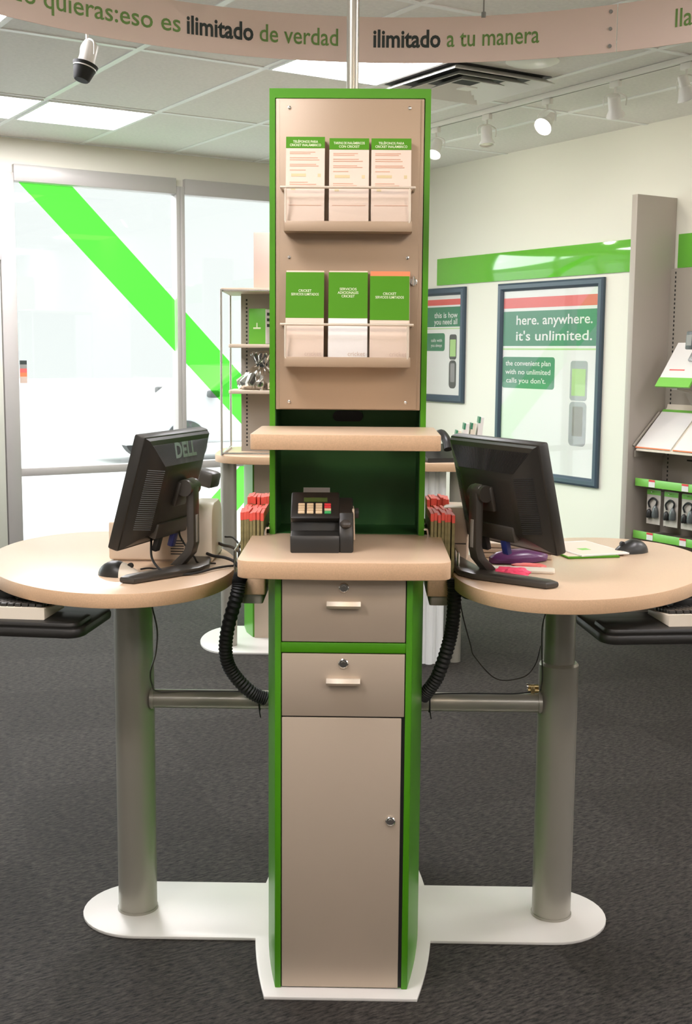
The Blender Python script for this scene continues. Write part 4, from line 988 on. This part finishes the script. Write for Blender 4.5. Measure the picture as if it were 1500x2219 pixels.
# ================================================================== gondola at right
GO = thing('display_gondola', 'grey wall display with a tall side panel and green-edged shelves at right', 'display stand', W(0, -2.70, 0), ANG)
bm = new(); box(bm, -0.30, -0.002, 0.008, 0.048, 0, 2.352, 0.001); obj('side_panel', bm, 'fin', GO)
bm = new(); box(bm, -0.03, -0.012, -2.4, 0.008, 0, 1.972); gp = obj('back_panel', bm, 'gond', GO, smooth=False)
bm = new()
for k in range(60): box(bm, -0.032, -0.0298, -0.035, -0.028, 0.55 + k * 0.0236, 0.562 + k * 0.0236)
for z in (1.28, 1.20, 0.93): box(bm, -0.032, -0.0298, -0.22, -0.17, z, z + 0.008)
obj('upright_slots', bm, 'vent', gp, smooth=False)
for (z, zt, s0) in ((0.835, 0.792, -0.25), (0.546, 0.503, -0.25), (0.26, 0.217, -0.28)):
    bm = new(); box(bm, s0, -0.03, -2.35, -0.01, zt + 0.002, zt + 0.016); sh = obj('shelf', bm, 'gond', GO, smooth=False)
    bm = new(); box(bm, s0 - 0.004, s0, -2.35, -0.008, zt, z, 0.001); obj('price_rail', bm, 'rail', sh)
    for k in range(8):
        y = -0.11 - k * 0.235
        bm = new(); box(bm, s0 - 0.0055, s0 - 0.0042, y - 0.045, y + 0.0, zt + 0.002, z - 0.001); pt_ = obj('price_tag', bm, 'paper_w', sh, smooth=False)
        bm = new(); box(bm, s0 - 0.0062, s0 - 0.0050, y - 0.045, y, z - 0.012, z - 0.001); obj('price_tag_heading', bm, 'red_k', sh, smooth=False)
# sloped literature shelf
bm = new(); prism(bm, [(-0.26, 0.985), (-0.26, 0.992), (-0.035, 1.215), (-0.03, 1.235), (-0.03, 1.20)], -2.35, -0.012, 0, axis='y'); obj('sloped_shelf', bm, 'cream_l', GO)
bm = new(); cyl(bm, (-0.27, -0.0, 1.01), (-0.08, -0.0, 1.19), 0.006, seg=12); box(bm, -0.265, -0.03, -0.012, -0.006, 0.95, 0.985); obj('shelf_bracket', bm, 'gond', GO)
slope = math.atan2(0.223, 0.225)
for k in range(4):
    loc = W(-0.255, -2.83 - k * 0.27, 0.998)
    t = thing('brochure', ('white brochure on the sloped shelf next to the grey side panel', 'white brochure second along the sloped shelf', 'white brochure third along the sloped shelf', 'white brochure furthest right on the sloped shelf')[k], 'brochure', loc, ANG, 'brochures on the sloped shelf')
    Mx = Matrix.Rotation(-slope, 4, 'Y')
    bm = new(); box(bm, 0.0, 0.285, -0.125, 0.125, 0.001, 0.006, mtx=Mx); obj('sheet', bm, 'paper_w', t, smooth=False)
    bm = new(); box(bm, 0.272, 0.289, -0.125, 0.125, 0.0055, 0.0072, mtx=Mx); obj('green_heading', bm, 'rail', t, smooth=False)
    bm = new(); box(bm, -0.002, 0.006, -0.125, 0.125, 0.0055, 0.0072, mtx=Mx); obj('orange_edge', bm, 'orange', t, smooth=False)
# phone display easels
for k in range(2):
    t = thing('phone_display', ('white and green phone display card on a bracket above the sloped shelf', 'second phone display card further right on the grey wall display')[k], 'phone display', W(-0.25, -2.95 - k * 0.34, 1.335), ANG)
    lean = R(35); Mx = Matrix.Rotation(lean, 4, 'Y')
    bm = new(); box(bm, -0.003, 0.003, -0.11, 0.125, 0.055, 0.285, mtx=Mx); obj('card', bm, 'paper_w', t, smooth=False)
    bm = new(); box(bm, -0.006, 0.004, -0.11, 0.125, 0.0, 0.058, mtx=Mx); obj('green_lip', bm, 'rail', t, smooth=False)
    bm = new(); box(bm, -0.004, -0.0028, -0.02, 0.085, 0.105, 0.112, mtx=Mx); obj('red_line', bm, 'pred', t, smooth=False)
    bm = new(); prism(bm, [(0.01, 0.0), (0.12, -0.02), (0.218, -0.11), (0.218, -0.14), (0.205, -0.14), (0.11, -0.03), (0.01, -0.012)], -0.02, 0.02, 0, axis='y'); obj('bracket', bm, 'gond', t)
    ph = thing('mobile_phone', ('open flip phone mounted on the nearer display card', 'open flip phone mounted on the further display card')[k], 'phone', W(-0.235, -3.02 - k * 0.34, 1.335), ANG)
    bm = new(); box(bm, -0.055, -0.035, -0.025, 0.025, 0.135, 0.215, 0.006, mtx=Mx); obj('phone_base', bm, 'phone_s', ph)
    bm = new(); box(bm, -0.045, -0.030, -0.025, 0.025, 0.0, 0.095, 0.006, mtx=Matrix.Translation((0.055, 0, 0.195)) @ Matrix.Rotation(R(5), 4, 'Y')); lid = obj('phone_lid', bm, 'phone', ph)
    bm = new(); box(bm, -0.0462, -0.0448, -0.017, 0.017, 0.02, 0.075, mtx=Matrix.Translation((0.055, 0, 0.195)) @ Matrix.Rotation(R(5), 4, 'Y')); obj('phone_screen', bm, 'grey', lid, smooth=False)
    bm = new(); cyl(bm, Mx @ Vector((-0.037, 0, 0.16)), Mx @ Vector((-0.006, 0, 0.16)), 0.008, seg=10); obj('mount', bm, 'chrome', ph)
# blister packs hanging below the first price rail
def pack():
    t = thing('accessory_pack', '', 'accessory pack')
    bm = new(); box(bm, 0.0, 0.003, -0.05, 0.05, -0.19, 0.0, 0.0008); obj('card', bm, 'blister', t, smooth=False)
    bm = new(); blob(bm, 0.014, 0.018, 0.036, 2, 0.05, (-0.010, 0.022, -0.155)); obj('charger', bm, 'black', t)
    bm = new(); blob(bm, 0.016, 0.020, 0.050, 8, 0.04, (-0.010, -0.022, -0.150)); obj('pouch', bm, 'phone', t)
    bm = new(); tube(bm, [(-0.006, 0.022, -0.10), (-0.008, 0.03, -0.07), (-0.008, 0.0, -0.045), (-0.008, -0.03, -0.06), (-0.006, -0.02, -0.09)], 0.005, 8, 5); obj('earpiece_wire', bm, 'black_m', t)
    bm = new(); box(bm, -0.001, 0.0, -0.05, 0.05, -0.028, -0.002); obj('pack_heading', bm, 'rail', t, smooth=False)
    bm = new(); cyl(bm, (-0.02, 0, -0.012), (0.16, 0, -0.012), 0.0025, seg=8); obj('hook', bm, 'chrome', t)
    return t
p0 = pack()
names = ['nearest the grey side panel', 'second from the side panel', 'third from the side panel', 'fourth from the side panel', 'fifth from the side panel']
for k in range(5):
    loc = W(-0.20, -2.80 - k * 0.125, 0.775); lab = 'hanging black accessory blister pack under the price rail, ' + names[k]
    if k == 0: p0.location = loc; p0.rotation_euler = (0, 0, ANG); p0['label'] = lab; p0['group'] = 'hanging accessory packs'
    else: dup(p0, loc, ANG, lab, 'hanging accessory packs')

# ================================================================== parked car outside
def car(loc, rz, label):
    t = thing('car', label, 'car', loc, rz)
    prof = [(-2.2, 0.30), (-2.25, 0.62), (-2.1, 0.78), (-1.15, 0.92), (-0.55, 1.36), (0.75, 1.40), (1.55, 0.98), (2.15, 0.90), (2.22, 0.55), (2.15, 0.30)]
    bm = new(); prism(bm, prof, -0.82, 0.82, 0.05, axis='y', seg=3); obj('body', bm, 'car', t)
    for s in (-1, 1):
        bm = new(); prism(bm, [(-1.0, 0.94), (-0.50, 1.29), (0.05, 1.31), (0.05, 0.94)], s * 0.815, s * 0.828, 0, axis='y'); prism(bm, [(0.12, 0.94), (0.12, 1.31), (0.70, 1.31), (1.28, 0.98)], s * 0.815, s * 0.828, 0, axis='y'); obj('side_window', bm, 'glassdark', t, smooth=False)
        bm = new(); box(bm, -1.05, -0.9, s * 0.83, s * 0.98, 0.93, 1.03, 0.03); obj('door_mirror', bm, 'rubber', t)
        for x in (-1.35, 1.35):
            bm = new(); cyl(bm, (x, s * 0.66, 0.31), (x, s * 0.85, 0.31), 0.31, seg=32); wh = obj('wheel', bm, 'rubber', t)
            bm = new(); cyl(bm, (x, s * 0.85, 0.31), (x, s * 0.862, 0.31), 0.19, seg=24); obj('hub_cap', bm, 'grey', wh)
car(W(3.15, 8.55, -0.05), ANG, 'white car parked outside beyond the shop window')
